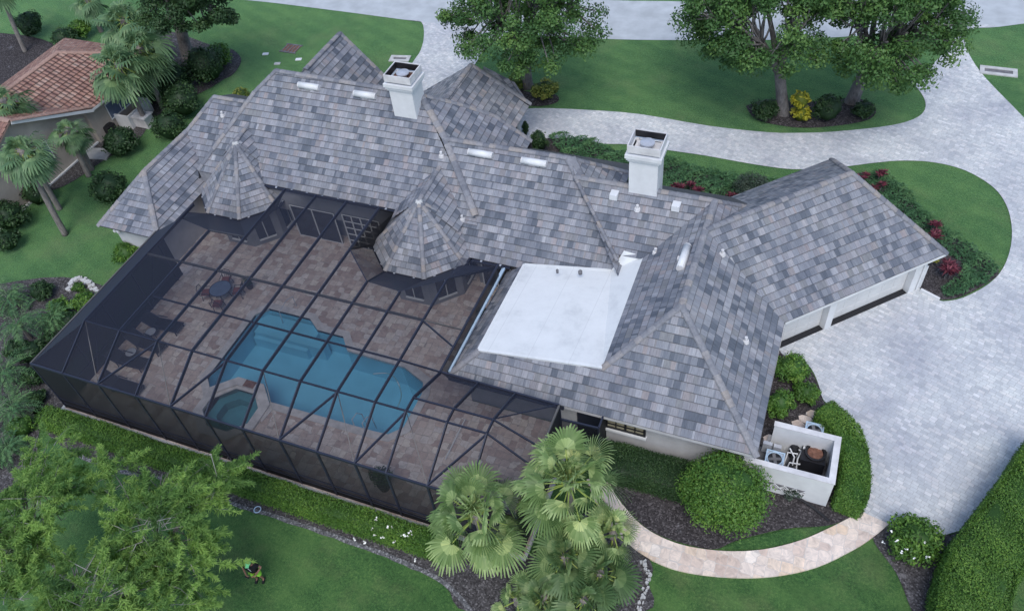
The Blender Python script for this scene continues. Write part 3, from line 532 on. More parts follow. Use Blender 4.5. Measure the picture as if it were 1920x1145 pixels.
m = MB(); m.bar((.44, 19.96, EV-.12), (.44, 27.5, EV-.12), .05, .15); m.bar((-8, 19.95, EV-.1), (.4, 19.95, EV-.1), .05, .15); m.build('fascia', 'stucco', wi)
# rear wings
R7a, R7b = at(637, 62, 6.7), at(565, 130, 6.7); R7b.x = R7a.x; k7 = at(727, 155, 3.5)
b7 = MB(); roof_face(b7, [R7a, Vector((R7a.x, 35.5, 6.7)), Vector((k7.x+.8, 35.5, 2.75)), Vector((k7.x+.8, R7a.y, 2.75))]); roof_face(b7, [R7a, Vector((R7a.x, 35.5, 6.7)), Vector((R7a.x-4.6, 35.5, 2.75)), Vector((R7a.x-4.6, R7a.y, 2.75))])
b7o = b7.build('roof', 'tile', house); ridge(b7o, [(R7a.x, 36.5, 6.7), R7a]); ridge(b7o, [R7a, (k7.x+.8, R7a.y, 2.75)])
R8a, R8c, R8d = at(883, 121, 5.6), at(995, 195, 2.9), at(970, 268, 2.9); R8b = Vector((R8a.x, 35.5, 5.6))
b8 = MB(); roof_face(b8, [R8a, R8b, Vector((R8c.x, 35.5, 2.9)), Vector((R8c.x, R8c.y-.3, 2.9))]); b8.poly([R8a, R8c, (R8c.x-7, R8c.y, 2.9)]); roof_face(b8, [R8a, R8b, Vector((R8a.x-3.9, 35.5, 2.9)), Vector((R8a.x-3.9, R8c.y-.3, 2.9))])
k9 = [at(907, 125, 3.6), at(965, 155, 3.4), at(993, 192, 2.95)]; roof_face(b8, [R8a+Vector((.6, .25, -.5)), k9[0], k9[1], R8c+Vector((0, -.2, 0))], under=False)
b8o = b8.build('roof', 'tile', house); ridge(b8o, [R8b, R8a]); ridge(b8o, [R8a, R8c])
# turrets
def turret(cu, cv, r, ze, za, au, av, link):
    m = MB(); cor = [Vector((cu+r*math.cos(math.pi/8+k*math.pi/4), cv+r*math.sin(math.pi/8+k*math.pi/4), ze)) for k in range(8)]; a = Vector((au, av, za))
    for k in range(8): roof_face(m, [a, cor[k], cor[(k+1) % 8]], course=.34)
    lk = Vector(link); wv = 1.5
    for sg in (1, -1): roof_face(m, [a+Vector((0, .0, -.02)), lk, Vector((lk.x+sg*2.2, lk.y-.2, lk.z-1.5)), Vector((a.x+sg*2.0, a.y, a.z-1.75))], under=False)
    o = m.build('turret_roof', 'tile', house)
    for k in (3, 4, 5, 6, 7, 8): ridge(o, [cor[k % 8], a], .13)
    ridge(o, [lk, a], .13)
    f = MB(); f.lathe([(.26, za-.17), (.16, za+.02), (.05, za+.07)], (au, av, 0), 8); f.build('finial_cap', 'concrete', o)
    for k in (3, 4, 5, 6, 7):
        p, q = cor[k], cor[(k+1) % 8]; d = (Vector((cu, cv, 0))-(p+q)/2); d.z = 0; d = d.normalized()*.02; gutter(o, p-d-Vector((0, 0, .08)), q-d-Vector((0, 0, .08)))
    return cor
T2 = turret(-18.75, 28.2, 3.05, EV, 5.5, -18.75, 28.27, zf(-18.9, 31.2)); T1 = turret(-31.33, 29.46, 2.95, EV, 5.7, -31.5, 29.95, zf(-31.7, 31.6))
# chimneys
def chimney(c, wu, wv, z0, z1, flare, back_only):
    x, y = c; o = MB(); o.box((x-wu, y-wv, z0), (x+wu, y+wv, z1))
    o = o.build('chimney', 'white', house)
    m = MB()
    for e, a, b in ((.06, z1-.45, z1-.33), (.13, z1-.33, z1-.2), (.19, z1-.2, z1)): m.box((x-wu-e, y-wv-e, a), (x+wu+e, y+wv+e, b))
    m.build('cornice', 'white', o); m = MB(); e = .1; h = z1+.52; t = .05
    for a, b in (((x-wu-e, y-wv-e), (x+wu+e, y-wv-e+t)), ((x-wu-e, y+wv+e-t), (x+wu+e, y+wv+e)), ((x-wu-e, y-wv-e+t), (x-wu-e+t, y+wv+e-t)), ((x+wu+e-t, y-wv-e+t), (x+wu+e, y+wv+e-t))): m.box((*a, z1+.1), (*b, h))
    for a in ((-1, -1), (1, -1), (1, 1), (-1, 1)): m.box((x+a[0]*(wu-.1)-.07, y+a[1]*(wv-.1)-.07, z1-.01), (x+a[0]*(wu-.1)+.07, y+a[1]*(wv-.1)+.07, z1+.101))
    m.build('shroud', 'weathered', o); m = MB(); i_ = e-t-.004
    for a, b in [((x-wu-i_, y+wv+i_-.02), (x+wu+i_, y+wv+i_))] if back_only else (((x-wu-i_, y+wv+i_-.02), (x+wu+i_, y+wv+i_)), ((x-wu-i_, y-wv-i_), (x-wu-i_+.02, y+wv+i_-.021)), ((x+wu+i_-.02, y-wv-i_), (x+wu+i_, y+wv+i_-.021))): m.box((*a, z1+.11), (*b, h-.04))
    m.build('black_liner', 'black', o); m = MB(); m.box((x-wu+.1, y-wv+.1, z1+.002), (x+wu-.1, y+wv-.1, z1+.03)); m.build('crown', 'rust' if not back_only else 'weathered', o)  # black faces on the shroud's inner walls; the flag keeps only the back
    m = MB(); m.lathe([(.2, z1+.03), (.2, z1+.28), (.36, z1+.3), (.36, z1+.36), (.1, z1+.42)], (x, y, 0), 18); m.build('flue_cap', 'galv', o)
    return o
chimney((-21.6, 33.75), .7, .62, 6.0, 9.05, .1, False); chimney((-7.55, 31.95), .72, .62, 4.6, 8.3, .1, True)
# roof vents and pipes
def vent(parent, p, d, L=1.3):
    p = Vector(p); d = Vector(d).normalized(); m = MB(); m.tube([p-d*L/2, p+d*L/2], .19, 12); v = m.build('roof_vent', 'white', parent, smooth=True)
    m = MB(); m.box(p+Vector((-.3, -.1, -.24)), p+Vector((.3, .12, -.1)))
    m.build('vent_base', 'weathered', v)
    for s in (-1, 1): m = MB(); m.tube([p+d*s*(L/2), p+d*s*(L/2+.06)], .185, 10); m.build('vent_end', 'weathered', v)
for x, y in ((581, 165), (686, 181), (902, 291), (1002, 307)): vent(rm, pf(x, y)+Vector((0, -.03, .13)), (1, 0, 0))
ln = lambda x, y: plane_hit(x, y, ap, (-SL, 0, 1)); vent(wi, ln(1283, 486)+Vector((-.03, 0, .13)), (0, 1, 0), 1.5)
n4 = lambda x, y: plane_hit(x, y, far5, NF)
for q in (n4(1152, 367), n4(1268, 388)): m = MB(); m.box(q+Vector((-.2, -.25, -.1)), q+Vector((.2, .2, .22))); m.build('box_vent', 'white', wi)
for q, par in ((n4(1195, 393), wi), (ln(1229, 474), wi), (nr5(1354, 477), wi), (nr5(1398, 640), wi), (pf(867, 412), rm), (plane_hit(418, 217, (-35.3, 33.39, 6), NF), r0o), (pf(828, 293), rm)):
    m = MB(); m.tube([q-Vector((0, 0, .1)), q+Vector((0, 0, .3))], .075, 8); m.lathe([(.17, q.z-.05), (.14, q.z+.1)], (q.x, q.y, 0), 10); m.build('vent_pipe', 'weathered', par)
# ------------------------------------------------------------------ walls
def wall(a, b, z0=0., z1=2.66, mat='stucco'): m = MB(); m.box((*a, z0), (*b, z1)); return m.build('wall', mat, house)
wall((-34.5, 29.6), (-17.6, 36), mat='stucco_shaded'); wall((-34.5, 36.01), (-22.5, 40.2)); wall((-15.9, 28.3), (-8.6, 36.0), 0, 2.6, 'stucco_shaded'); wall((-8.4, 20.5), (-.02, 35), 0, 2.64); wall((-37.9, 24.5), (-34.4, 37.4), 0, 2.62); wall((-13.2, 20.7), (-8.41, 28.2), 0, 2.62, 'stucco_shaded')
wall((-33.9, 41-12), (-20.8, 29.59), 2.0, 3.62, 'stucco_shaded'); wall((R7a.x-4, 40.3), (k7.x+.3, R7a.y-.5)); wall((R8a.x-3.4, 40.25), (R8c.x-.5, R8c.y-.8))
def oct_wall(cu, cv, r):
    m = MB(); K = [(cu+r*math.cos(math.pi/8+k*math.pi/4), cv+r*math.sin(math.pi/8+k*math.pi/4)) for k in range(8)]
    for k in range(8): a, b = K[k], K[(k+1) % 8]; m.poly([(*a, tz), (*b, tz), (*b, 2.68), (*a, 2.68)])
    w = m.build('wall', 'stucco_shaded', house)
    for k in (3, 4, 5, 6, 7):
        a, b = Vector((*K[k], 0)), Vector((*K[(k+1) % 8], 0)); d = (b-a).normalized(); n = Vector((d.y, -d.x, 0)); p, q = a+(b-a)*.22, a+(b-a)*.78
        g = MB(); g.bar(p+n*.0+Vector((0, 0, 1.5)), q+Vector((0, 0, 1.5)), .05, 1.9); wn = g.build('window', 'darkglass', w)
        g = MB(); g.bar(p+n*.02+Vector((0, 0, .5)), q+n*.02+Vector((0, 0, .5)), .16, .08); g.build('sill', 'white', wn)
        g = MB(); g.bar((p+q)/2+n*.03+Vector((0, 0, .56)), (p+q)/2+n*.03+Vector((0, 0, 2.4)), .05, .04); g.build('mullion', 'white', wn)
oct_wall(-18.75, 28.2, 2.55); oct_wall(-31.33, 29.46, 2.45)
# glass doors facing the terrace: french doors with small panes, and wide sliders
def glazed(u0, u1, v, z0, z1, nx, nz, mat='darkglass'):
    g = MB(); g.box((u0, v-.05, z0), (u1, v+.02, z1)); d = g.build('glass_door', mat, house); f = MB()
    for i in range(nx+1): x = u0+(u1-u0)*i/nx; f.box((x-.035, v-.09, z0), (x+.035, v-.051, z1))
    for k in range(nz+1): z = z0+(z1-z0)*k/nz; f.box((u0, v-.087, z-.025), (u1, v-.053, z+.025))
    f.build('frame', 'white', d)
glazed(-24.6, -22.2, 29.0, tz, 2.6, 4, 5); glazed(-28.2, -25.2, 29.0, tz, 2.5, 2, 1); glazed(-15.6, -13.9, 28.25, tz, 2.4, 2, 1)
for v0, v1 in ((20.9, 23.4), (23.9, 26.6)): g = MB(); g.box((-13.27, v0, .3), (-13.18, v1, 2.3)); g.build('glass_door', 'darkglass', house)
# right wing front: window, lamp, alcove with screen door
wv_ = 20.5
p0, p1 = at_v(1138, 797, wv_), at_v(1208, 833, wv_); u0, u1 = p0.x, p1.x
g = MB(); g.box((u0, wv_-.03, 1.25), (u1, wv_+.05, 2.45)); win = g.build('window', 'blind', house); f = MB()
for i in range(5): x = u0+(u1-u0)*i/4; w2 = .05 if i in (0, 2, 4) else .02; f.box((x-w2, wv_-.09, 1.2), (x+w2, wv_-.031, 2.5))
for k in range(5): z = 1.25+1.2*k/4; w2 = .05 if k in (0, 4) else .015; f.box((u0, wv_-.087, z-w2), (u1, wv_-.034, z+w2))
f.build('frame', 'black', win); f = MB(); f.box((u0-.1, wv_-.16, 1.05), (u1+.1, wv_-.001, 1.19)); f.build('sill', 'white', win)
f = MB(); k = at_v(1147, 832, wv_); f.tube([(k.x, wv_-.12, k.z), (k.x, wv_-.01, k.z)], [.07, .1], 8); f.build('wall_lamp', 'weathered', house)
f = MB(); f.box((-7.6, wv_-.06, tz), (-6.3, wv_-.001, 2.2)); f.build('door', 'bronze', house)
# garage front: two doors set back between white piers
gw = MB(); t0 = tE+.42; gs = sV+.05
def gbox(mb, s0, s1, ta, tb, za, zb):
    P = [gp(s0, ta, 0), gp(s1, ta, 0), gp(s1, tb, 0), gp(s0, tb, 0)]; A = [Vector((p.x, p.y, za)) for p in P]; B = [Vector((p.x, p.y, zb)) for p in P]
    mb.poly(A[::-1]); mb.poly(B)
    for k in range(4): mb.poly([A[k], A[(k+1) % 4], B[(k+1) % 4], B[k]])
S1 = (2.43+30.16)*q2; S2 = (2.79+30.38)*q2; S3 = (6.18+33.9)*q2; S4 = (6.9+34.6)*q2-.15; S0 = (.2+27.9)*q2
for a, b in ((S1, S2), (S3, S4), (S0-1.2, S0)): gbox(gw, a, b, t0, t0+.5, 0, EV-.16)
gbox(gw, S0, S3, t0, t0+.5, 2.28, EV-.161); gbox(gw, S4-.3, S4, t0+.5, tB-.45, 0, EV-.16); gbox(gw, 20, S4-.3, tB-.75, tB-.45, 0, EV-.16)
gw.build('wall', 'white', house)
for a, b in ((S0, S1), (S2, S3)):
    d = MB(); gbox(d, a+.02, b-.02, t0+.36, t0+.42, .02, 2.3); dr = d.build('garage_door', 'door', house)
    g = MB(); n = max(3, int((b-a)/.75))
    for r in range(4):
        for i in range(n): x0 = a+.1+(b-a-.2)*i/n; gbox(g, x0+.05, x0+(b-a-.2)/n-.05, t0+.35, t0+.359, .12+r*.55, .55+r*.55)
    g.build('door_panel', 'door', dr)
    th = MB(); gbox(th, a+.02, b-.02, t0+.03, t0+.42, .036, .06); th.build('recess_shade', 'black', dr)  # black strip stands in for shade on the recess floor
gl = MB(); gl.box(gp(S4-.25, t0-.16, 2.1)-Vector((.08, .08, .1)), gp(S4-.25, t0-.16, 2.1)+Vector((.08, .08, .12))); gl.build('wall_lamp', 'black', house)
dsp = MB(); dsp.bar(gp(S4-.35, t0-.04, 0), gp(S4-.35, t0-.04, 2.6), .07, .07, (1, 0, 0)); dsp.build('downspout', 'white', house)
fl_ = MB(); k = at(194, 433, 2.2); 
for s in (-.12, .14): fl_.lathe([(.05, 2.35), (.12, 2.2), (.1, 2.12)], (-37.6+s, 24.3, 0), 8)
fl_.build('flood_lamp', 'white', house)
# ------------------------------------------------------------------ screened pool enclosure
cage = empty('pool_cage', (-21, 19, 0), 'dark bronze screen enclosure covering the pool terrace', 'pool cage')
UL, URr, VF, VB, VM, ZE, ZT = -33.37, -7.95, 13.83, 16.25, 16.96, 3.75, 4.95
US = [-31.32, -29.13, -26.88, -24.87, -22.94, -20.94, -18.97, -17.08, -15.21, -13.71, -11.8, -10.0]
def bm_(name, pts, w=.055, h=.18, mat='bronze'):
    m = MB()
    for a, b in zip(pts[:-1], pts[1:]): m.bar(a, b, w, h)
    return m.build(name, mat, cage)
def scr(pts, mat='screen', name='screen_panel'): m = MB(); m.poly(pts); m.build(name, mat, cage)
BACK = {-31.32: 25.2, -29.13: 23.6, -26.88: 27.72, -24.87: 27.72, -22.94: 27.72, -20.94: 27.74, -18.97: 22.6, -17.08: 22.47, -15.21: 23.87}
for u in US:
    pts = [(u, VF, ZE), (u, VB, ZT)]
    if u in BACK: pts.append((u, BACK[u], ZT))
    else: pts.append((u, VM, ZT))
    if u == -13.71: pts.append((u, 19.35, ZE))
    if u == -11.8: pts.append((u, 19.3, ZE))
    if u == -10.0: pts.append((u, 19.25, ZE))
    bm_('beam', pts)
for u in [UL]+US+[URr]: bm_('post', [(u, VF, tz), (u, VF, ZE)], .07, .1)
for v in (16.2, 18.6, 21, 23.4): bm_('post', [(UL, v, tz), (UL, v, ZE)], .06, .06)
for v in (16.3, 19.2): bm_('post', [(URr, v, tz), (URr, v, ZE)], .07, .1)
bm_('eave_beam', [(UL, VF, ZE), (URr, VF, ZE)], .08, .13); bm_('eave_beam', [(UL, VF, ZE), (UL, 23.7, ZE)], .08, .12, 'bronze_light'); bm_('eave_beam', [(URr, VF, ZE), (URr, 19.25, ZE)], .08, .12, 'bronze_light')
bm_('eave_beam', [(URr, 19.25, ZE), (-13.75, 19.37, ZE)], .08, .12); bm_('eave_beam', [(-13.75, 19.37, ZE), (-13.75, 26.6, ZE)], .08, .12)
for z in (.55, .95): bm_('rail', [(UL, VF, z), (URr, VF, z)], .04, .06)
bm_('rail', [(UL, VF, .95), (UL, 23.7, .95)], .04, .05); bm_('rail', [(URr, VF, .95), (URr, 19.2, .95)], .04, .05)
bm_('purlin', [(-31.32, VB, ZT), (-10, VB, ZT)], .06, .09); bm_('purlin', [(-13.71, VM, ZT), (-10, VM, ZT)], .06, .09)
bm_('purlin', [(-29.13, 18.65, ZT-.03), (-15.21, 18.65, ZT-.03)], .06, .09); bm_('purlin', [(-31.3, 21.12, ZT), (-15.21, 21.12, ZT)], .11, .09, 'bronze_light'); bm_('purlin', [(-15.21, 21.12, ZT), (-13.75, 22.0, ZE)], .05, .06, 'bronze_light')
bm_('purlin', [(-29.13, 23.6, ZT), (-26.88, 23.7, ZT)], .06, .08, 'bronze_light'); bm_('purlin', [(-26.9, 27.72, ZT), (-20.9, 27.74, ZT)], .05, .06)
bm_('purlin', [(-10, VM, ZT), (URr, 16.97, ZE)], .06, .08); bm_('purlin', [(-10, VB, ZT), (URr, 16.0, ZE)], .06, .08); bm_('purlin', [(-15.21, 18.65, ZT), (-13.75, 19.37, ZE)], .06, .08)
bm_('brace', [(-15.21, 21.1, ZT-.05), (-13.8, 20.9, ZE+.05)], .05, .1); bm_('brace', [(-10.1, VM, ZT-.03), (-8.1, 19.2, ZE)], .04, .05); bm_('brace', [(-9.9, 19.2, ZE), (-10, VM, ZT)], .04, .05)
for i in (1, 3, 6, 8, 10):
    u, ul, ur = US[i], US[i-1], US[i+1]
    bm_('brace', [(ul, VB, ZT-.04), (u, VF, ZE+.04)], .035, .035, 'bronze_light'); bm_('brace', [(u, VF, ZE+.04), (ur, VB, ZT-.04)], .06, .11)
for v0, v1 in ((16.2, 18.6), (21, 23.4)): bm_('brace', [(UL, v0, tz), (UL, v1, ZE)], .03, .03)
bm_('kick_plate', [(UL, VF+.02, tz+.12), (URr, VF+.02, tz+.12)], .02, .24, 'black')
scr([(UL, VF, ZE), (URr, VF, ZE), (-10, VB, ZT), (-31.32, VB, ZT)]); scr([(UL, 23.7, ZE), (UL, VF, ZE), (-31.32, VB, ZT), (-31.32, 24.0, ZT)], 'screend')
TOP = [(-31.32, VB), (-13.71, VB), (-13.71, VM), (-15.21, 18.6), (-15.21, 23.87), (-17.08, 22.47), (-18.97, 22.6), (-20.93, 24.4), (-20.93, 27.7), (-26.88, 27.7), (-26.88, 23.7), (-29.13, 23.6), (-31.32, 24)]
sheet('screen_panel', TOP, ZT+.055, 'screen', None, parent=cage)
z1 = 2.7
scr([(-13.71, VM, ZT), (-15.21, 18.6, ZT), (-13.71, 19.35, ZE)]); scr([(-15.21, 18.6, ZT), (-15.21, 25.5, ZT-.05), (-13.71, 26.5, ZE), (-13.71, 19.35, ZE)])
scr([(-13.71, VB, ZT), (-10, VB, ZT), (-10, VM, ZT), (-13.71, VM, ZT)]); scr([(-13.71, VM, ZT), (-10, VM, ZT), (URr, 19.25, ZE), (-13.71, 19.35, ZE)]); scr([(URr, VF, ZE), (URr, 19.25, ZE), (-10, VM, ZT), (-10, VB, ZT)])
scr([(-20.93, 24.4, ZT), (-20.93, 27.7, ZT), (-20.93, 28.9, 3.6), (-21.4, 26.95, z1)], 'screenw'); bm_('brace', [(-20.93, 24.4, ZT), (*T2[4][:2], z1)], .05, .07); bm_('brace', [(-18.97, 22.6, ZT), (*T2[5][:2], z1)], .05, .07); bm_('brace', [(-20.93, 24.4, ZT), (-18.97, 22.6, ZT)], .05, .07)
scr([(-26.88, 27.7, ZT), (-20.93, 27.7, ZT), (-20.93, 28.9, 3.65), (-26.88, 28.9, 3.65)]); scr([(-13.74, 19.37, ZE), (-13.74, 26.5, ZE), (-13.74, 26.5, 3.02), (-13.74, 19.9, 2.9)], 'screenw'); scr([(-13.7, 19.36, ZE), (URr, 19.25, ZE), (URr, 19.8, 2.75), (-13.7, 19.8, 2.75)], 'screenw')
scr([(UL, VF-.01, tz), (URr, VF-.01, tz), (URr, VF-.01, ZE), (UL, VF-.01, ZE)], 'screenw'); scr([(UL-.01, VF, tz), (UL-.01, 23.9, tz), (UL-.01, 23.9, ZE), (UL-.01, VF, ZE)], 'screenp'); scr([(URr+.01, VF, tz), (URr+.01, 19.3, tz), (URr+.01, 19.3, ZE), (URr+.01, VF, ZE)], 'screenw')
for q in ([(-20.93, 24.4, ZT), (-18.97, 22.6, ZT), (*T2[5][:2], z1), (*T2[4][:2], z1)], [(-18.97, 22.6, ZT), (-17.08, 22.47, ZT), (*T2[6][:2], z1), (*T2[5][:2], z1)], [(-17.08, 22.47, ZT), (-15.21, 23.87, ZT), (*T2[7][:2], z1), (*T2[6][:2], z1)], [(-15.21, 23.87, ZT), (-13.71, 26.5, ZE), (-13.7, 27.4, z1), (*T2[7][:2], z1)],
          [(-29.13, 23.6, ZT), (-26.88, 23.7, ZT), (*T1[6][:2], z1), (*T1[5][:2], z1)], [(-26.88, 23.7, ZT), (-26.88, 27.7, ZT), (*T1[7][:2], z1), (*T1[6][:2], z1)], [(-31.32, 24, ZT), (-29.13, 23.6, ZT), (*T1[5][:2], z1), (-33.9, 26.5, z1)]): scr(q, 'screent')
# small screened porch by the right wing
bm_('porch_post', [(-6.2, 19.3, tz), (-6.2, 19.3, 2.7)], .08, .08); bm_('porch_beam', [(URr, 19.25, 2.7), (-6.2, 19.3, 2.7), (-6.2, 20.45, 2.7)], .08, .1); bm_('porch_beam', [(URr, 19.0, 1.2), (-6.2, 19.05, 1.2)], .05, .06, 'bronze_light')
scr([(URr, 19.27, tz), (-6.2, 19.3, tz), (-6.2, 19.3, 2.7), (URr, 19.27, 2.7)], 'screenw'); scr([(-6.2, 19.3, tz), (-6.2, 20.45, tz), (-6.2, 20.45, 2.7), (-6.2, 19.3, 2.7)], 'screenw')
# ------------------------------------------------------------------ terrace furniture
def lounger(label):
    r = empty('sun_lounger', (0, 0, 0), label, 'sun lounger', 'loungers on the pool terrace')
    m = MB(); m.box((-.35, -.33, .30), (1.25, .33, .345)); m.build('seat', 'black', r)
    m = MB(); m.bar((-.36, 0, .33), (-.98, 0, .78), .66, .04, (0, 0, 1)); m.build('backrest', 'black', r)
    m = MB()
    for y in (-.36, .36): m.bar((-.4, y, .32), (1.28, y, .32), .05, .05); m.bar((-.36, y, .33), (-1.0, y, .8), .045, .045); m.bar((-.3, y, .55), (.3, y, .55), .05, .03)
    m.build('frame', 'bronze', r)
    for x in (-.35, 1.15):
        for y in (-.36, .36): m = MB(); m.bar((x, y, 0), (x, y, .32), .045, .045); m.build('leg', 'bronze', r)
    return r
L0 = lounger('black mesh lounger nearest the patio table, first of the row'); spots = [((302, 607), 3, None), ((272, 642), -4, 'black mesh lounger between the two round side tables'), ((236, 674), 2, 'black mesh lounger below the second side table'), ((226, 722), 0, 'black mesh lounger lying against the front screen wall')]
for i, ((x, y), a, lb) in enumerate(spots):
    o = L0 if i == 0 else copy_tree(L0); o.location = at(x, y, tz+.3); o.location.z = tz; o.rotation_euler.z = R(a)
    if lb: o['label'] = lb
def side_table(label):
    r = empty('side_table', (0, 0, 0), label, 'side table', 'side tables between loungers'); m = MB(); m.lathe([(.3, .44), (.3, .465)], n=20); m.build('table_top', 'galv', r)
    m = MB(); m.tube([(.3*math.cos(k*math.pi/10), .3*math.sin(k*math.pi/10), .45) for k in range(21)], .018, 6); m.build('rim', 'bronze', r)
    for k in range(3): a = k*2.1; m = MB(); m.bar((.22*math.cos(a), .22*math.sin(a), 0), (.16*math.cos(a), .16*math.sin(a), .44), .025, .025); m.build('leg', 'bronze', r)
    return r
s0 = side_table('round side table beside the upper two loungers'); s0.location = at(283, 623, tz+.4); s0.location.z = tz; s1 = copy_tree(s0); s1.location = at(246, 661, tz+.4); s1.location.z = tz; s1['label'] = 'round side table beside the third lounger down'
tb = at(413, 541, tz+.7); tb.z = tz
r = empty('patio_table', (0, 0, 0), 'round patio table with dark glass top ringed by four chairs', 'table'); m = MB(); m.lathe([(.62, .7), (.62, .72)], n=24); m.build('table_top', 'tableblue', r); m = MB(); m.tube([(.62*math.cos(k*math.pi/12), .62*math.sin(k*math.pi/12), .71) for k in range(25)], .025, 6); m.build('rim', 'bronze', r)
for k in range(4): a = k*math.pi/2+.4; m = MB(); m.bar((.45*math.cos(a), .45*math.sin(a), 0), (.3*math.cos(a), .3*math.sin(a), .7), .04, .04); m.build('leg', 'bronze', r)
r.location = tb
def chair(label):
    r = empty('patio_chair', (0, 0, 0), label, 'chair', 'chairs round the patio table'); m = MB(); m.box((-.24, -.24, .42), (.24, .24, .5)); m.build('cushion', 'redcush', r)
    m = MB(); m.tube([(-.27, -.26, .42), (-.36, -.24, .9), (-.38, 0, .98), (-.36, .24, .9), (-.27, .26, .42)], .022, 6)
    for y in (-.12, 0, .12): m.tube([(-.28, y, .45), (-.37, y, .95)], .012, 5)
    m.build('backrest', 'bronze', r)
    for s in (-1, 1): m = MB(); m.tube([(-.3, s*.28, .62), (.18, s*.3, .64), (.24, s*.28, .42)], .02, 6); m.build('armrest', 'bronze', r)
    for x in (-.22, .22):
        for y in (-.22, .22): m = MB(); m.tube([(x*1.15, y*1.15, 0), (x, y, .42)], .02, 6); m.build('leg', 'bronze', r)
    return r
ch0 = chair('red cushioned metal chair on the lawn side of the patio table')
for i, (a, lb) in enumerate(((200, None), (290, 'red cushioned metal chair on the pool cage front side of the patio table'), (20, 'red cushioned metal chair on the pool side of the patio table'), (110, 'red cushioned metal chair on the house side of the patio table'))):
    o = ch0 if i == 0 else copy_tree(ch0); o.location = tb+Vector((.92*math.cos(R(a)), .92*math.sin(R(a)), 0)); o.rotation_euler.z = R(a+180)
    if lb: o['label'] = lb
def rail(name, pts, label):
    m = MB(); m.tube(pts, .024, 6); return tag(m.build(name, 'galv', None, origin=pts[0]), label, 'handrail')
b = at(556, 574, tz)
rail('pool_handrail', [b, b+Vector((0, 0, .8)), b+Vector((-.15, -.35, .85)), b+Vector((-.35, -1.0, .5)), b+Vector((-.4, -1.05, -.5))], 'bent steel handrail over the pool steps')
for x, y, lb in ((665, 799, 'left bent rail of the pool ladder'), (684, 806, 'right bent rail of the pool ladder')):
    b = at(x, y, tz); rail('pool_ladder_rail', [b, b+Vector((0, 0, .6)), b+Vector((.1, .35, .7)), b+Vector((.15, .6, .3)), b+Vector((.15, .65, -.7))], lb)
m = MB(); pp = smooth_line([(*at(700, 700).xy, -.02), (*at(735, 702).xy, -.03), (*at(752, 735).xy, -.05), (*at(742, 760).xy, -.3)], 6); m.tube(pp, .03, 6); tag(m.build('cleaner_hose', 'white', None, origin=pp[0]), 'thin white cleaner hose floating in the pool', 'hose')
m = MB(); a, b = at(898, 842, .7), at(800, 985, .25); m.tube([at(872, 785, .4), at(835, 860, .35)], .03, 6); tag(m.build('pool_pole', 'white', None, origin=at(872, 785, .4)), 'long pale pole lying on the terrace right of the pool', 'pole')
pt = at(722, 915, tz); pt.z = tz; r = empty('potted_plant', pt, 'dark round potted shrub behind the front screen wall', 'potted plant'); m = MB(); m.lathe([(.22, tz), (.32, tz+.5), (.28, tz+.52)], pt.xy.to_3d(), 14); m.build('pot', 'pot', r)
rng = np.random.default_rng(3); V, F, t = clump_leaves(np.array([[pt.x, pt.y, 1.1], [pt.x+.2, pt.y+.1, 1.35], [pt.x-.2, pt.y, 1.3]]), [.5, .4, .4], 260, .14, .07, rng); np_mesh('foliage', V, F, t, 'darkleaf', r)
for x, y, lb in ((470, 540, 'low potted plant near the turret wall'), (905, 600, 'small potted plant by the right sliding doors')):
    pt = at(x, y, tz); r = empty('potted_plant', pt, lb, 'potted plant'); m = MB(); m.lathe([(.15, tz), (.22, tz+.35), (.19, tz+.36)], pt.xy.to_3d(), 12); m.build('pot', 'pot', r); V, F, t = clump_leaves(np.array([[pt.x, pt.y, .75]]), [.35], 200, .16, .05, rng); np_mesh('foliage', V, F, t, 'darkleaf', r)
# ------------------------------------------------------------------ equipment yard right of the house
yard = empty('equipment_wall', (2, 21.3, 0), 'low white walled enclosure around pool equipment at the house corner', 'wall enclosure'); YZ = 1.9
m = MB(); m.box((.0, 20.12, 0), (3.7, 20.33, YZ)); m.box((3.49, 20.331, 0), (3.7, 22.5, YZ)); m.box((.95, 22.29, 0), (3.489, 22.5, YZ)); m.build('wall', 'white', yard)
m = MB(); m.box((-.02, 20.09, YZ+.002), (3.73, 20.35, YZ+.04)); m.box((3.46, 20.352, YZ+.002), (3.73, 22.53, YZ+.04)); m.box((.92, 22.26, YZ+.002), (3.458, 22.53, YZ+.04)); m.build('wall_cap', 'weathered', yard)
for i in range(4):
    x = 1.05+i*.43; m = MB(); m.box((x, 20.085, .42), (x+.38, 20.118, .8)); v = m.build('breeze_block', 'darkconc', yard)
    m = MB(); m.bar((x, 20.075, .42), (x+.38, 20.075, .8), .02, .05, (0, 1, 0)); m.bar((x, 20.075, .8), (x+.38, 20.075, .42), .02, .05, (0, 1, 0)); m.bar((x, 20.075, .61), (x+.38, 20.075, .61), .02, .04, (0, 1, 0)); m.build('lattice', 'white', v)
m = MB(); m.box((.3, 20.34, .052), (3.48, 22.28, .075)); o = m.build('yard_slab', 'darkconc'); o['kind'] = 'structure'
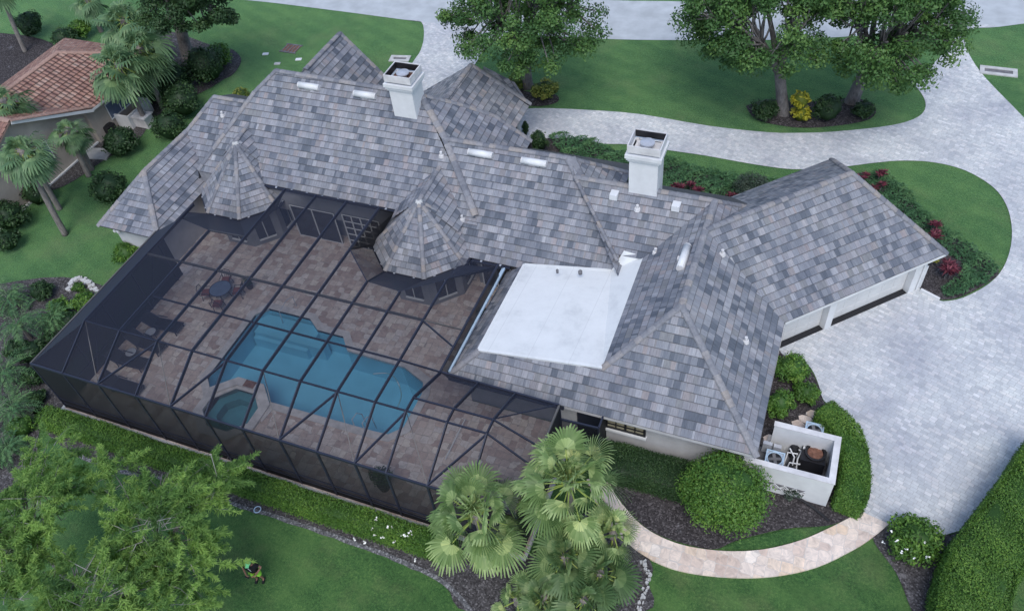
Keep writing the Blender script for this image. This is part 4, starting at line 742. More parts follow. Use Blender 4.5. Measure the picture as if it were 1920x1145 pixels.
def ac(x, y, z, lb):
    r = empty('air_conditioner', (x, y, z), lb, 'air conditioner', 'air conditioner units'); m = MB(); m.box((x-.4, y-.4, z), (x+.4, y+.4, z+.72)); m.build('body', 'galv', r)
    m = MB()
    for s in (-.4, .34):
        m.box((x-.4, y+s, z+.722), (x+.4, y+s+.06, z+.79)); m.box((x+s, y-.339, z+.722), (x+s+.06, y+.339, z+.785))
    m.tube([(x+.33*math.cos(k*math.pi/10), y+.33*math.sin(k*math.pi/10), z+.76) for k in range(21)], .03, 5); m.build('top_frame', 'bluetint', r)
    m = MB(); m.lathe([(.31, z+.722), (.31, z+.73)], (x, y, 0), 18); m.build('fan_well', 'black', r); m = MB()
    for k in range(4): a = k*math.pi/2+.3; m.bar((x, y, z+.745), (x+.28*math.cos(a), y+.28*math.sin(a), z+.75), .14, .01)
    m.lathe([(.08, z+.733), (.08, z+.77)], (x, y, 0), 10); m.build('fan', 'darkconc', r)
a1 = at(1453, 858, .9); ac(a1.x, a1.y, .08, 'pale blue square air conditioner inside the white wall'); a2 = at(1526, 810, .8); ac(a2.x, a2.y+.1, .05, 'air conditioner standing outside behind the white wall')
h = at(1526, 850, .9); r = empty('pool_heater', (h.x, h.y, .08), 'black square pool heater with open fan top inside the wall', 'pool heater'); m = MB(); m.box((h.x-.52, h.y-.5, .08), (h.x+.52, h.y+.42, .95)); m.build('body', 'black', r)
m = MB(); m.lathe([(.44, .952), (.46, 1.06), (.36, 1.06), (.34, .96)], (h.x+.05, h.y, 0), 20); m.build('fan_ring', 'black', r); m = MB(); m.lathe([(.33, .954), (.33, .97)], (h.x+.05, h.y, 0), 18)
for k in range(4): a = k*math.pi/2; m.bar((h.x+.05, h.y, .99), (h.x+.05+.3*math.cos(a), h.y+.3*math.sin(a), 1.0), .16, .012)
m.build('fan', 'rust', r)
for dx, dy in ((-.42, .15), (.42, .28)): m = MB(); m.box((h.x+dx-.06, h.y+dy-.07, .952), (h.x+dx+.06, h.y+dy+.07, .965)); m.build('sticker', 'white', r)
p = at(1488, 860, .5); r = empty('pool_pump', (p.x, p.y, .08), 'pool pump and white pipe tangle between air conditioner and heater', 'pump'); m = MB(); m.tube([(p.x-.1, p.y-.35, .3), (p.x+.05, p.y+.3, .3)], .14, 10); m.build('motor', 'black', r); m = MB(); m.lathe([(.19, .1), (.2, .75), (.12, .85)], (p.x-.05, p.y+.45, 0), 12); m.build('filter', 'black', r); m = MB()
for q in ([(-.35, -.2, .2), (-.3, .1, .75), (.1, .15, .75), (.12, .2, .3)], [(.2, -.4, .25), (.15, -.1, .7), (.25, .35, .75), (-.2, .5, .7)], [(-.2, -.5, .2), (-.15, -.3, .6), (.3, -.25, .6)], [(-.45, .5, .3), (-.45, .62, .8), (.3, .7, .8), (.35, .2, .5)], [(.0, -.3, .3), (.0, -.1, .8), (-.25, .3, .8)]): m.tube([(p.x+a, p.y+b, c) for a, b, c in q], .035, 6)
m.build('pipework', 'white', r)
e = at(1450, 836, .9); m = MB(); m.box((e.x-.45, e.y-.02, .3), (e.x-.05, e.y+.16, .95)); m.box((e.x+.02, e.y-.02, .35), (e.x+.35, e.y+.16, .9)); tag(m.build('electrical_box', 'galv', None, origin=(e.x, e.y, 0)), 'pair of grey electrical boxes at the back of the enclosure', 'electrical box')
ST = [((1497, 795), .26, 'pale stepping stone against the white enclosure wall'), ((1510, 786), .27, 'middle pale stepping stone of the row of three'), ((1523, 776), .25, 'pale stepping stone nearest the curved hedge'), ((1443, 822), .25, 'pale stepping stone beside the house corner')]
for (x, y), rr, lb in ST:
    c = at(x, y, .07); m = MB(); rg = random.Random(x); ang = sorted(rg.random()*.5+k*.9 for k in range(7)); top = [(c.x+rr*1.15*math.cos(a)*(1+.15*rg.random()), c.y+rr*.9*math.sin(a), .1) for a in ang]; m.poly(top)
    for k in range(7): q, s = top[k], top[(k+1) % 7]; m.poly([(q[0], q[1], .05), (s[0], s[1], .05), s, q])
    tag(m.build('stepping_stone', 'walk', None, origin=(c.x, c.y, .05)), lb, 'stepping stone', 'stepping stones in the side bed')
m = MB(); pp = smooth_line([at(1470, 925, .1), at(1500, 935, .12), at(1530, 955, .1), at(1555, 976, .08)], 5); m.tube(pp, .06, 7); tag(m.build('drain_pipe', 'black', None, origin=pp[0]), 'black corrugated drain pipe on the mulch below the white wall', 'pipe')
# ------------------------------------------------------------------ small things on the lawns
def inlet(x, y, a, lb, wx=1.1, wy=.75):
    c = at(x, y); r = empty('storm_drain', (c.x, c.y, 0), lb, 'storm drain'); m = MB()
    for s in (-1, 1): m.box((c.x-wx, c.y+s*(wy-.14)-.14, 0), (c.x+wx, c.y+s*(wy-.14)+.14, .08), a, c); m.box((c.x+s*(wx-.14)-.14, c.y-wy+.281, 0), (c.x+s*(wx-.14)+.14, c.y+wy-.281, .08), a, c)
    m.build('frame', 'concrete', r); m = MB(); m.box((c.x-wx+.28, c.y-wy+.28, .004), (c.x+wx-.28, c.y+wy-.28, .03), a, c); m.build('grate', 'darkconc', r)
inlet(750, 111, R(10), 'white framed storm drain in the grass left of the rear drive', .8, .42); inlet(1872, 135, R(0), 'pale framed storm drain in the right hand lawn', 1.15, .5)
c = at(546, 92); r = empty('catch_basin', (c.x, c.y, 0), 'square brown catch basin grate in the rear lawn', 'catch basin'); m = MB(); m.box((c.x-.65, c.y-.5, .0), (c.x+.65, c.y+.5, .03)); m.build('pit', 'rust', r); m = MB()
for k in range(5): m.box((c.x-.66+k*.3, c.y-.5, .031), (c.x-.58+k*.3, c.y+.5, .06))
m.box((c.x-.75, c.y+.501, 0), (c.x+.75, c.y+.62, .07)); m.box((c.x-.75, c.y-.62, 0), (c.x+.75, c.y-.501, .07)); m.build('grate', 'darkconc', r)
for x, y, mt, lb in ((498, 102, 'white', 'small white utility lid left of the brown grate'), (560, 112, 'white', 'small white utility lid below the brown grate'), (520, 120, 'concrete', 'small grey utility lid in the rear lawn')):
    c = at(x, y); m = MB(); m.box((c.x-.24, c.y-.16, 0), (c.x+.24, c.y+.16, .05), .3); tag(m.build('utility_cover', mt, None, origin=(c.x, c.y, 0)), lb, 'utility lid')
def stones(pts, lb, wd=.3, n=34, mat='weathered', seed=1):
    L = smooth_line(px(pts), 10); rg = random.Random(seed); m = MB()
    for i in range(n):
        p = L[int(i/n*(len(L)-1))]; a, b, h = wd*(.7+.6*rg.random()), wd*(.5+.5*rg.random()), .1+.12*rg.random(); q = Vector((p.x+rg.uniform(-.1, .1), p.y+rg.uniform(-.1, .1), 0)); m.box((q.x-a/2, q.y-b/2, .0), (q.x+a/2, q.y+b/2, h), rg.random()*3, q)
    return tag(m.build('stone_edging', mat, None, origin=(*L[0].xy, 0)), lb, 'edging')
stones([(130, 545), (137, 530), (152, 524), (168, 533), (183, 551)], 'curved white stone edging beside the pool cage', .24, 44, 'concrete')
def strip(name, pts, wd, z, mat):
    L = smooth_line(px(pts), 6); rg = random.Random(9); A, B = [], []
    for i, p in enumerate(L): d = (L[min(i+1, len(L)-1)]-L[max(i-1, 0)]).normalized(); n = Vector((-d.y, d.x, 0))*wd/2; A.append(p+n*rg.uniform(.7, 1.2)); B.append(p-n*rg.uniform(.7, 1.2))
    return sheet(name, A+B[::-1], z, mat)
strip('gravel_strip', [(140, 850), (175, 866), (260, 892), (330, 902), (440, 946), (520, 970), (650, 1014), (760, 1056), (840, 1098), (885, 1150)], .22, .075, 'gravel')
stones([(1205, 1052), (1216, 1080), (1205, 1120), (1198, 1150)], 'pale stones edging the palm bed by the path', .1, 40, 'concrete', 6)
m = MB(); pp = px([(1725, 546), (1742, 556), (1760, 564)]); m.bar(pp[0]+Vector((0, 0, .1)), pp[2]+Vector((0, 0, .1)), .12, .2); tag(m.build('bed_curb', 'white', None, origin=(*pp[0].xy, 0)), 'short white curb at the garage planting bed', 'curb')
m = MB(); k = at(483, 955, .05); m.tube([k+Vector((.16*math.cos(a*.524), .16*math.sin(a*.524), .03)) for a in range(13)], .025, 6); tag(m.build('valve_ring', 'bluetint', None, origin=k), 'small pale blue ring on the bed under the hedge', 'ring')
# ------------------------------------------------------------------ neighbour's house
nb = empty('neighbour_house', (-51, 36, 0), 'beige house under a terracotta barrel tile roof at upper left', 'house')
def clay_face(mb, pts):
    roof_face(mb, pts, .42, .34, .06)
e0, e1, e2, e3 = Vector((-47.5, 34.0, 2.75)), Vector((-47.0, 41.5, 2.75)), Vector((-52.6, 31.2, 2.75)), Vector((-57.5, 31.6, 2.75)); q0, q1 = Vector((-52.1, 29.8, 4.85)), Vector((-52.0, 36.9, 4.85)); g0, g1 = Vector((-47.8, 28.4, 5.5)), Vector((-57.5, 28.4, 5.5))
m = MB(); clay_face(m, [q0, e0, e1, q1]); clay_face(m, [q0, q1, (-56.8, 41.5, 2.75), (-56.8, 29.8, 2.75)]); clay_face(m, [e0, g0, g1, q0]); clay_face(m, [g0, (-47.8, 22.6, 2.75), (-57.5, 22.6, 2.75), g1]); clay_face(m, [q1, e1, (-56.8, 41.5, 2.75)])
nr_ = m.build('roof', 'clay', nb); 
def clay_ridge(pts):
    o = ridge(nr_, pts, .2, .42); o.data.materials[0] = MT['clay']
clay_ridge([q1, q0]); clay_ridge([g0, e0+Vector((-.15, .1, .05))]); clay_ridge([g1, g0]); clay_ridge([q1, e1])
m = MB(); m.box((-57, 33.61, 0), (-47.95, 41.4, 2.66)); m.build('wall', 'stucco_beige', nb)
m = MB(); pr = [(23.1, 0), (33.6, 0), (33.6, 2.7), (28.4, 5.32), (23.1, 2.7)]
for u in (-48.25, -57): m.poly([(u, v, z) for v, z in (pr if u > -50 else pr[::-1])])
for a, b in zip(pr, pr[1:]+pr[:1]): m.poly([(-48.25, *a), (-57, *a), (-57, *b), (-48.25, *b)])
m.build('wall', 'stucco_beige', nb); m = MB(); m.bar(e0-Vector((0, 0, .09)), e1-Vector((0, 0, .09)), .06, .16); m.bar(g0-Vector((-.02, 0, .16)), e0-Vector((-.02, 0, .16)), .06, .2); m.build('fascia', 'white', nr_)
m = MB(); m.box((-48.24, 23.0, 0), (-48.1, 33.55, .14)); m.build('slab_edge', 'white', nb)
def nwin(a, b, z0_, z1_):
    a, b = Vector((*a, 0)), Vector((*b, 0)); d = (b-a).normalized(); n = Vector((d.y, -d.x, 0)); up = Vector((0, 0, 1)); m = MB(); zc = up*(z0_+z1_)/2; m.bar(a+zc+n*.02, b+zc+n*.02, .05, z1_-z0_); wdw = m.build('window', 'tableblue', nb); m = MB()
    for p in (a, (a+b)/2, b): m.bar(p+n*.06+up*z0_, p+n*.06+up*z1_, .07, .04, d)
    for z in (z0_, z1_): m.bar(a-d*.04+n*.065+up*z, b+d*.04+n*.065+up*z, .05, .08)
    m.build('frame', 'white', wdw)
nwin((-47.94, 35.3), (-47.94, 37.6), .9, 2.1); nwin((-48.23, 28.6), (-48.23, 30.0), 1.4, 2.7)
m = MB(); m.box((-47.9, 37.9, 0), (-46.6, 38.02, 1.1)); m.box((-46.72, 35.6, 0), (-46.6, 37.89, 1.1)); m.box((-46.71, 35.6, 0), (-47.9, 35.72, 1.1)); tag(m.build('patio_wall', 'white', None, origin=(-47, 37, 0)), 'low white courtyard wall against the terracotta roofed house', 'wall')
c = at(203, 245, .3); m = MB(); m.box((c.x-.5, c.y-.4, 0), (c.x+.5, c.y+.4, .8)); m.lathe([(.4, .801), (.4, .84), (.1, .9)], (c.x, c.y, 0), 12); tag(m.build('utility_unit', 'black', None, origin=(c.x, c.y, 0)), 'dark utility unit by the neighbour wall', 'utility unit')
c = at(262, 215, .9); m = MB(); m.box((c.x-.8, c.y-.5, .85), (c.x+.8, c.y+.5, .95)); m.box((c.x-.7, c.y-.4, 0), (c.x+.7, c.y+.4, .849)); tag(m.build('outdoor_cabinet', 'weathered', None, origin=(c.x, c.y, 0)), 'pale topped outdoor counter beside the neighbour wall', 'cabinet')
c = at(185, 288, .1); m = MB(); m.box((c.x-.9, c.y-.6, 0), (c.x+.9, c.y+.6, .12), .2); o = m.build('concrete_pad', 'concrete'); o['kind'] = 'structure'
for x, y, lb in ((25, 8, 'white parked boat like hull corner at the top left edge'), ): pass
# ------------------------------------------------------------------ planting
def mpp(x, y, z=0.): p = at(x, y, z); return ((p-Vector((0, 0, CAMH))).dot(Vector(FW)))/FL       # metres per photo pixel at a point
def sphere_core(c, r, n=10, m=6, jit=.08, rng=None):
    th = np.linspace(0, 2*np.pi, n, endpoint=False); ph = np.linspace(.05, np.pi-.05, m+1); V = []
    for p in ph:
        for t in th: V.append((c[0]+r[0]*math.sin(p)*math.cos(t), c[1]+r[1]*math.sin(p)*math.sin(t), c[2]+r[2]*math.cos(p)))
    F = [(i*n+k, i*n+(k+1) % n, (i+1)*n+(k+1) % n, (i+1)*n+k) for i in range(m) for k in range(n)]
    V = np.array(V); V += rng.normal(size=V.shape)*jit*min(r); return V, np.array(F)
def shrub(name, x, y, rp, mat, label, cat='shrub', tall=.8, n=1500, leaf=.13, lobes=7, seed=None, group=None, wide=1., core=True, zc=None):
    rng = np.random.default_rng(int(x*7+y) if seed is None else seed)
    r = rp*mpp(x, y, .6); rz = r*tall; z = rz*.92 if zc is None else zc; c = np.array(at(x, y, z)); Vs, Fs, ts = [], [], []; k = 0
    if core:
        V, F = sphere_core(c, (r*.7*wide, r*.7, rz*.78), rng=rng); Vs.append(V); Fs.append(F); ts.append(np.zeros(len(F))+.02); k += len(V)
    d = unit(rng.normal(size=(lobes*3, 3))); d[:, 2] = np.abs(d[:, 2])*1.1-.25; cl = c+d*np.array([r*wide, r, rz])*(.62+.2*rng.random((lobes*3, 1))); cr = r*(.28+.16*rng.random(lobes*3))
    V, F, t = clump_leaves(cl, cr, max(20, n//(lobes*3)), leaf, leaf*.5, rng, .85, .6); V[:, 2] = np.maximum(V[:, 2], .03); Vs.append(V); Fs.append(F+k); ts.append(t)
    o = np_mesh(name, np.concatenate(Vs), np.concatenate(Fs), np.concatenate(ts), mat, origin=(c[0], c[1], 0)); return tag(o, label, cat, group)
def hedge(name, pts, wd, h, mat, label, dens=420, leaf=.1, flowers=None, seed=1, rnd=.18):
    rng = np.random.default_rng(seed); L = [Vector((p[0], p[1], 0)) for p in pts]; Vs, Fs, ts = [], [], []; k = 0; V = []; F = []
    N = [];
    for i in range(len(L)): d = (L[min(i+1, len(L)-1)]-L[max(i-1, 0)]).normalized(); N.append(Vector((-d.y, d.x, 0)))
    prof = [(-.5, .02), (-.5, .62), (-.36, .93), (.36, .93), (.5, .62), (.5, .02)]
    for p, n in zip(L, N):
        for a, z in prof: V.append((p.x+n.x*a*(wd-.14), p.y+n.y*a*(wd-.14), z*(h-.05)))
    for i in range(len(L)-1):
        for j in range(5): F.append((i*6+j, i*6+j+1, (i+1)*6+j+1, (i+1)*6+j))
    F += [(0, 1, 4, 5), (1, 2, 3, 4), ((len(L)-1)*6, (len(L)-1)*6+5, (len(L)-1)*6+4, (len(L)-1)*6+1), ((len(L)-1)*6+1, (len(L)-1)*6+4, (len(L)-1)*6+3, (len(L)-1)*6+2)]
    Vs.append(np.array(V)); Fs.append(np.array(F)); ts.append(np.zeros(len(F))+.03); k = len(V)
    seg = np.array([(b-a).length for a, b in zip(L[:-1], L[1:])]); tot = seg.sum(); n = int(dens*tot*(wd+2*h)); s = rng.random(n)*tot; cum = np.concatenate([[0], np.cumsum(seg)]); i = np.clip(np.searchsorted(cum, s, 'right')-1, 0, len(seg)-1); f = (s-cum[i])/seg[i]
    A = np.array(L); NN = np.array(N); P = A[i]+(A[i+1]-A[i])*f[:, None]; nn = unit(NN[i]*(1-f[:, None])+NN[i+1]*f[:, None])
    q = rng.random(n)*(wd+2*h); side = np.where(q < h, -1, np.where(q < 2*h, 1, 0)); zz = np.where(side == 0, h, rng.random(n)**.8*h); aa = np.where(side == 0, (rng.random(n)-.5)*wd, side*wd/2*(1-.12*(zz/h)**4))
    lump = .5+.5*np.sin(P[:, 0]*2.1+P[:, 1]*1.3)*np.cos(P[:, 1]*1.7-P[:, 0]*.8+aa*2); zz = zz*(1-.1*np.abs(aa/wd*2)**3*(side == 0))
    c = P+nn*aa[:, None]; c[:, 2] = zz*(.88+.17*lump); nr = nn*side[:, None]; nr[:, 2] += (side == 0)*1.0+.35; c += unit(nr)*(rng.normal(size=(n, 1))*.05); 
    e = np.minimum(s, tot-s); V2, F2 = leaves(c, nr+rng.normal(size=(n, 3))*.5, leaf*(.6+.8*rng.random(n)), leaf*.5, rng); V2[:, 2] = np.maximum(V2[:, 2], .02)
    Vs.append(V2); Fs.append(F2+k); ts.append(.2+.3*lump+.55*(rng.random(n)-.25))
    ne = int(dens*wd*h*1.6); k2 = k+len(V2)
    for pe, de in ((L[0], L[0]-L[1]), (L[-1], L[-1]-L[-2])):
        de = np.array(de.normalized()); ce = np.array(pe)+np.outer(rng.random(ne)*.16-.04, de)+np.outer((rng.random(ne)-.5)*wd*.95, np.array([-de[1], de[0], 0])); ce[:, 2] = rng.random(ne)*h*.97
        V3, F3 = leaves(ce, np.tile(de+np.array([0, 0, .4]), (ne, 1))+rng.normal(size=(ne, 3))*.5, leaf*(.6+.8*rng.random(ne)), leaf*.5, rng); V3[:, 2] = np.maximum(V3[:, 2], .02); Vs.append(V3); Fs.append(F3+k2); ts.append(.3+.55*(rng.random(ne)-.25)); k2 += len(V3)
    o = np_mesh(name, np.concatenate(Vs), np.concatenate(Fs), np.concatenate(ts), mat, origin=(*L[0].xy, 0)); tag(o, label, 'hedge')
    if flowers is not None:
        pf_ = np.array([at(x, y, min(z+.3, 1.1)) for x, y, z in flowers]); Vf, Ff = leaves(np.repeat(pf_, 5, 0)+rng.normal(size=(5*len(pf_), 3))*.035, np.tile([0, -.3, 1.], (5*len(pf_), 1))+rng.normal(size=(5*len(pf_), 3))*.5, .11, .08, rng); np_mesh('blossoms', Vf, Ff, np.ones(len(Ff)), 'flower', o)
    return o
def tree(name, base, lobes, tr, label, mat='oak', bark='bark', per=240, nclump=70, leaf=(.2, .1), seed=1, fork=.35, cl_r=.85, cat='tree', squash=.65, up=.6, limbs=7):
    """lobes: crown ellipsoids (centre, radii); limbs run from the trunk fork to clumps spread through them"""
    rng = np.random.default_rng(seed); b = Vector(base); r = empty(name, (b.x, b.y, 0), label, cat); cc = np.mean([np.array(c) for c, _ in lobes], 0)
    zf_ = max(1.2, (min(c[2]-rr[2] for c, rr in lobes))*.9); forkp = np.array([b.x+(cc[0]-b.x)*.25, b.y+(cc[1]-b.y)*.25, zf_]); vol = np.array([np.prod(rr) for _, rr in lobes]); pick = rng.choice(len(lobes), nclump, p=vol/vol.sum())
    d = unit(rng.normal(size=(nclump, 3))); d[:, 2] = d[:, 2]*.9+.12; rad = .45+.55*rng.random((nclump, 1))**.6
    cl = np.array([lobes[i][0] for i in pick])+d*rad*np.array([lobes[i][1] for i in pick])
    m = MB(); m.tube([(b.x, b.y, -.05), (b.x, b.y, .15), tuple(np.array([b.x, b.y, 0])*.5+forkp*.5), tuple(forkp)], [tr*1.45, tr*1.08, tr*.9, tr*.85], 10)
    az = np.arctan2(cl[:, 1]-forkp[1], cl[:, 0]-forkp[0]); order = np.argsort(az); groups = np.array_split(order, limbs)
    for g in groups:
        if len(g) == 0: continue
        tgt = cl[g].mean(0); mid = forkp*.45+tgt*.55+np.array([0, 0, .3]); pts = [Vector(p) for p in (forkp-np.array([0, 0, .3]), forkp*.75+tgt*.25+np.array([0, 0, .15]), mid, tgt)]; m.tube(smooth_line(pts, 3), list(np.linspace(tr*.62, tr*.16, 10)), 7)
        for j in g:
            s = forkp*.2+tgt*.8 if rng.random() < .5 else mid; e = cl[j]; k = (s+e)/2+rng.normal(size=3)*.2; m.tube(smooth_line([Vector(s), Vector(k), Vector(e)], 2), list(np.linspace(tr*.2, tr*.05, 5)), 5)
    m.build('trunk', bark, r, smooth=True)
    V, F, t = clump_leaves(cl, cl_r*(.6+.7*rng.random(nclump)), per, leaf[0], leaf[1], rng, squash, up); np_mesh('crown', V, F, t, mat, r); return r
def feathery(name, base, lobes, tr, label, nclump=60, per=420, seed=1, cl_r=.8):
    rng = np.random.default_rng(seed); r = tree(name, base, lobes, tr, label, 'cypress', 'bark', 1, nclump, (.01, .01), seed, cl_r=cl_r, limbs=9)
    old = [c for c in r.children if c.name.startswith('crown')][0]; bpy.data.objects.remove(old)
    vol = np.array([np.prod(rr) for _, rr in lobes]); pick = rng.choice(len(lobes), nclump*5, p=vol/vol.sum()); d = unit(rng.normal(size=(nclump*5, 3))); d[:, 2] = np.abs(d[:, 2])*.9-.15
    nx = np.array([lobes[i][0] for i in pick]); st = nx+d*(.35+.55*rng.random((nclump*5, 1)))*np.array([lobes[i][1] for i in pick]); Vs, Fs, ts = [], [], []; k = 0; m = MB()
    out = unit(d*np.array([1, 1, .5])+rng.normal(size=d.shape)*.35); L = .55+.6*rng.random(nclump*5); ct = .2+.6*rng.random(nclump*5)
    ct = np.clip(ct+.25*np.sin(st[:, 0]*1.7+seed)*np.cos(st[:, 1]*1.9), 0, 1)
    sp = np.repeat(np.arange(nclump*5), per//5); f = rng.random(len(sp))**.8; P = st[sp]+out[sp]*(f*L[sp])[:, None]; P[:, 2] -= .3*f*f*L[sp]
    side = unit(rng.normal(size=(len(sp), 3))*np.array([1, 1, .55])); dirn = unit(out[sp]*.75+side); ln = (.2+.2*rng.random(len(sp)))*(1.1-.6*f); nr = np.cross(dirn, unit(rng.normal(size=dirn.shape)*.35+np.array([.1, .2, .3])))
    c = P+dirn*(ln*.45)[:, None]; c[:, 2] -= .05*rng.random(len(sp)); V, F = leaves(c, nr+np.array([0, 0, .5]), ln, .028+.018*rng.random(len(sp)), rng, dirn); t = .1+ct[sp]+.3*(rng.random(len(sp))-.5)+.15*f
    np_mesh('crown', V, F, t, 'cypress', r); tw = MB()
    for j in rng.choice(nclump*5, nclump, replace=False):
        s = st[j]; pts = [Vector(s-out[j]*.7+rng.normal(size=3)*.1), Vector(s), Vector(s+out[j]*L[j]*.7+np.array([0, 0, -.1]))]; tw.tube(smooth_line(pts, 2), [.015, .013, .01, .007, .004], 4)
    o = tw.build('bare_twigs', 'twig', r); o['kind'] = 'stuff'; return r
def fan_frond(rng, az, elev, pet, Rb, nseg=34, spread=98, droop=.35):
    """one palm fan: petiole strip then pleated segments free towards their drooping tips"""
    A = np.array([math.cos(az), math.sin(az), 0]); Z = np.array([0, 0, 1.]); d = A*math.cos(elev)+Z*math.sin(elev); n = -A*math.sin(elev)+Z*math.cos(elev); s = np.cross(d, n)
    bend = .22*pet; hub = d*pet-Z*bend*(1-abs(math.sin(elev)))*.6; d2 = unit((d*pet*.4+(hub-d*pet*.6))[None])[0]; tilt = rng.normal()*.4; n2 = unit((n*math.cos(tilt)+s*math.sin(tilt))[None])[0]; s2 = np.cross(d2, n2); n2 = np.cross(s2, d2)
    V = []; F = []; t = []
    ph = np.radians(np.linspace(-spread, spread, nseg)); dp = ph[1]-ph[0]; g = rng.random()*.35
    rr = np.array([.06, .4, .75, 1.0]); ww = np.array([.5, .48, .36, .1])
    for i, p in enumerate(ph):
        Ls = Rb*(.72+.28*math.cos(p*.75))*(.93+.14*rng.random()); k0 = len(V); dr = droop*(.6+.8*rng.random())
        for r_, w_ in zip(rr, ww):
            for e in (-1, 1):
                q = p+e*dp*w_; x = Ls*r_; V.append(hub+(d2*math.cos(q)+s2*math.sin(q))*x+n2*((.035*(1 if (e > 0) else -1))*r_*Rb*(1 if r_ < .9 else .2)+.1*Rb*r_-.16*Rb*(abs(math.sin(p))**2)*r_)-Z*dr*Rb*max(0, r_-.5)**2*1.9)
        for j in range(3): F.append((k0+2*j, k0+2*j+1, k0+2*j+3, k0+2*j+2)); t.append(.32+g+.25*(rng.random()-.5)+(.3 if j == 0 else (.0 if j == 1 else .1)))
    P = [np.zeros(3), d*pet*.5-Z*bend*.1, hub]; return np.array(V), np.array(F), np.array(t), P
def fan_palm(name, base, h, label, nf=26, pet=.9, Rb=1.05, tr=.16, mat='fan', seed=1, lean=(0, 0), skirt=0, cat='palm tree', group=None, nseg=23, droop=.35, low=-50):
    rng = np.random.default_rng(seed); b = Vector(base); top = Vector((b.x+lean[0], b.y+lean[1], h)); r = empty(name, (b.x, b.y, 0), label, cat, group)
    m = MB(); m.tube(smooth_line([b-Vector((0, 0, .05)), b*.6+top*.4+Vector((-lean[0]*.08, -lean[1]*.08, 0)), top], 6), list(np.linspace(tr*1.2, tr*.85, 13)), 9); m.build('trunk', 'palmbark', r, smooth=True)
    if h > 1: m = MB(); m.lathe([(tr*.9, h-.5), (tr*1.7, h-.2), (tr*1.5, h+.15), (.03, h+.35)], (top.x, top.y, 0), 9); m.build('boot', 'palmbark', r)
    Vs, Fs, ts = [], [], []; k = 0; pm = MB()
    for i in range(nf):
        f = i/(nf-1); el = R(88-(88-low)*f**(1.6 if mat == 'fan' else .85))+rng.normal()*.12; az = i*2.39996+rng.normal()*.15; V, F, t, P = fan_frond(rng, az, el, pet*(.75+.4*rng.random())*(.55 if f < .35 else 1), Rb*(.85+.25*rng.random())*(.75 if f < .35 else 1), nseg, spread=98 if f > .3 else 70, droop=droop)
        V = V+np.array(top); Vs.append(V); Fs.append(F+k); ts.append(t-.1*f); k += len(V); pm.tube([Vector(p)+top for p in P], [.035, .026, .018], 5)
    np_mesh('fronds', np.concatenate(Vs), np.concatenate(Fs), np.concatenate(ts), mat, r); pm.build('petioles', 'petiole', r); return r
def feather_palm(name, base, h, label, nf=22, L=1.5, seed=1, mat='juniper', cat='palm', leafL=.3):
    rng = np.random.default_rng(seed); b = Vector(base); r = empty(name, (b.x, b.y, 0), label, cat); m = MB(); m.tube([b-Vector((0, 0, .05)), Vector((b.x, b.y, max(h, .15)))], [.13, .1], 8); m.build('trunk', 'palmbark', r); C_, D_, N_, l_, t_ = [], [], [], [], []; rm_ = MB()
    for i in range(nf):
        az = i*2.4+rng.normal()*.2; el = R(75-85*(i/nf)); A = np.array([math.cos(az), math.sin(az), 0]); s = np.array([-A[1], A[0], 0]); ln = L*(.8+.4*rng.random()); P = []; q = np.array([b.x, b.y, h]); e = el; tone = rng.random()*.5
        for j in range(18):
            dv = A*math.cos(e)+np.array([0, 0, math.sin(e)]); q = q+dv*ln/18; e -= .075+.03*rng.random(); P.append(Vector(q))
            if j > 2:
                for sg in (-1, 1):
                    dd = unit((s*sg+dv*.7+np.array([0, 0, -.25]))[None])[0]; ll = leafL*(1.1-.5*abs(j/17-.4)); C_.append(q+dd*ll*.5); D_.append(dd); N_.append(np.array([0, 0, 1.])+rng.normal(size=3)*.3); l_.append(ll); t_.append(.2+tone+.4*rng.random())
        rm_.tube(P[::3], [.018, .016, .013, .01, .008, .005], 4)
    V, F = leaves(np.array(C_), np.array(N_), np.array(l_), .045, rng, np.array(D_)); np_mesh('fronds', V, F, np.array(t_), mat, r); rm_.build('midribs', 'sabal', r); return r
def cover(name, poly, mat, label, h=.35, dens=260, leaf=.22, seed=1, cat='ground cover'):
    rng = np.random.default_rng(seed); W = np.array([p.xy for p in px(poly)]); lo, hi = W.min(0), W.max(0); n = int(dens*np.prod(hi-lo)); P = lo+rng.random((n, 2))*(hi-lo); P = P[in_poly(P, W)]; n = len(P)
    l_ = .55+.45*np.sin(P[:, 0]*2.3+1)*np.cos(P[:, 1]*2.1)+.25*np.sin(P[:, 0]*5.1-P[:, 1]*4.3); z = .06+h*np.clip(l_, .1, 1.2)*(.6+.4*rng.random(n)); c = np.column_stack([P, z]); d = rng.normal(size=(n, 3)); d[:, 2] = .25+.3*rng.random(n)
    V, F = leaves(c, np.tile([0, 0, 1.], (n, 1))+rng.normal(size=(n, 3))*.45, leaf*(.6+.8*rng.random(n)), leaf*.22, rng, unit(d)); o = np_mesh(name, V, F, .1+.55*np.clip(l_, 0, 1)+.4*(rng.random(n)-.4), mat, origin=(*W.mean(0), 0)); tag(o, label, cat, kind='stuff'); return o
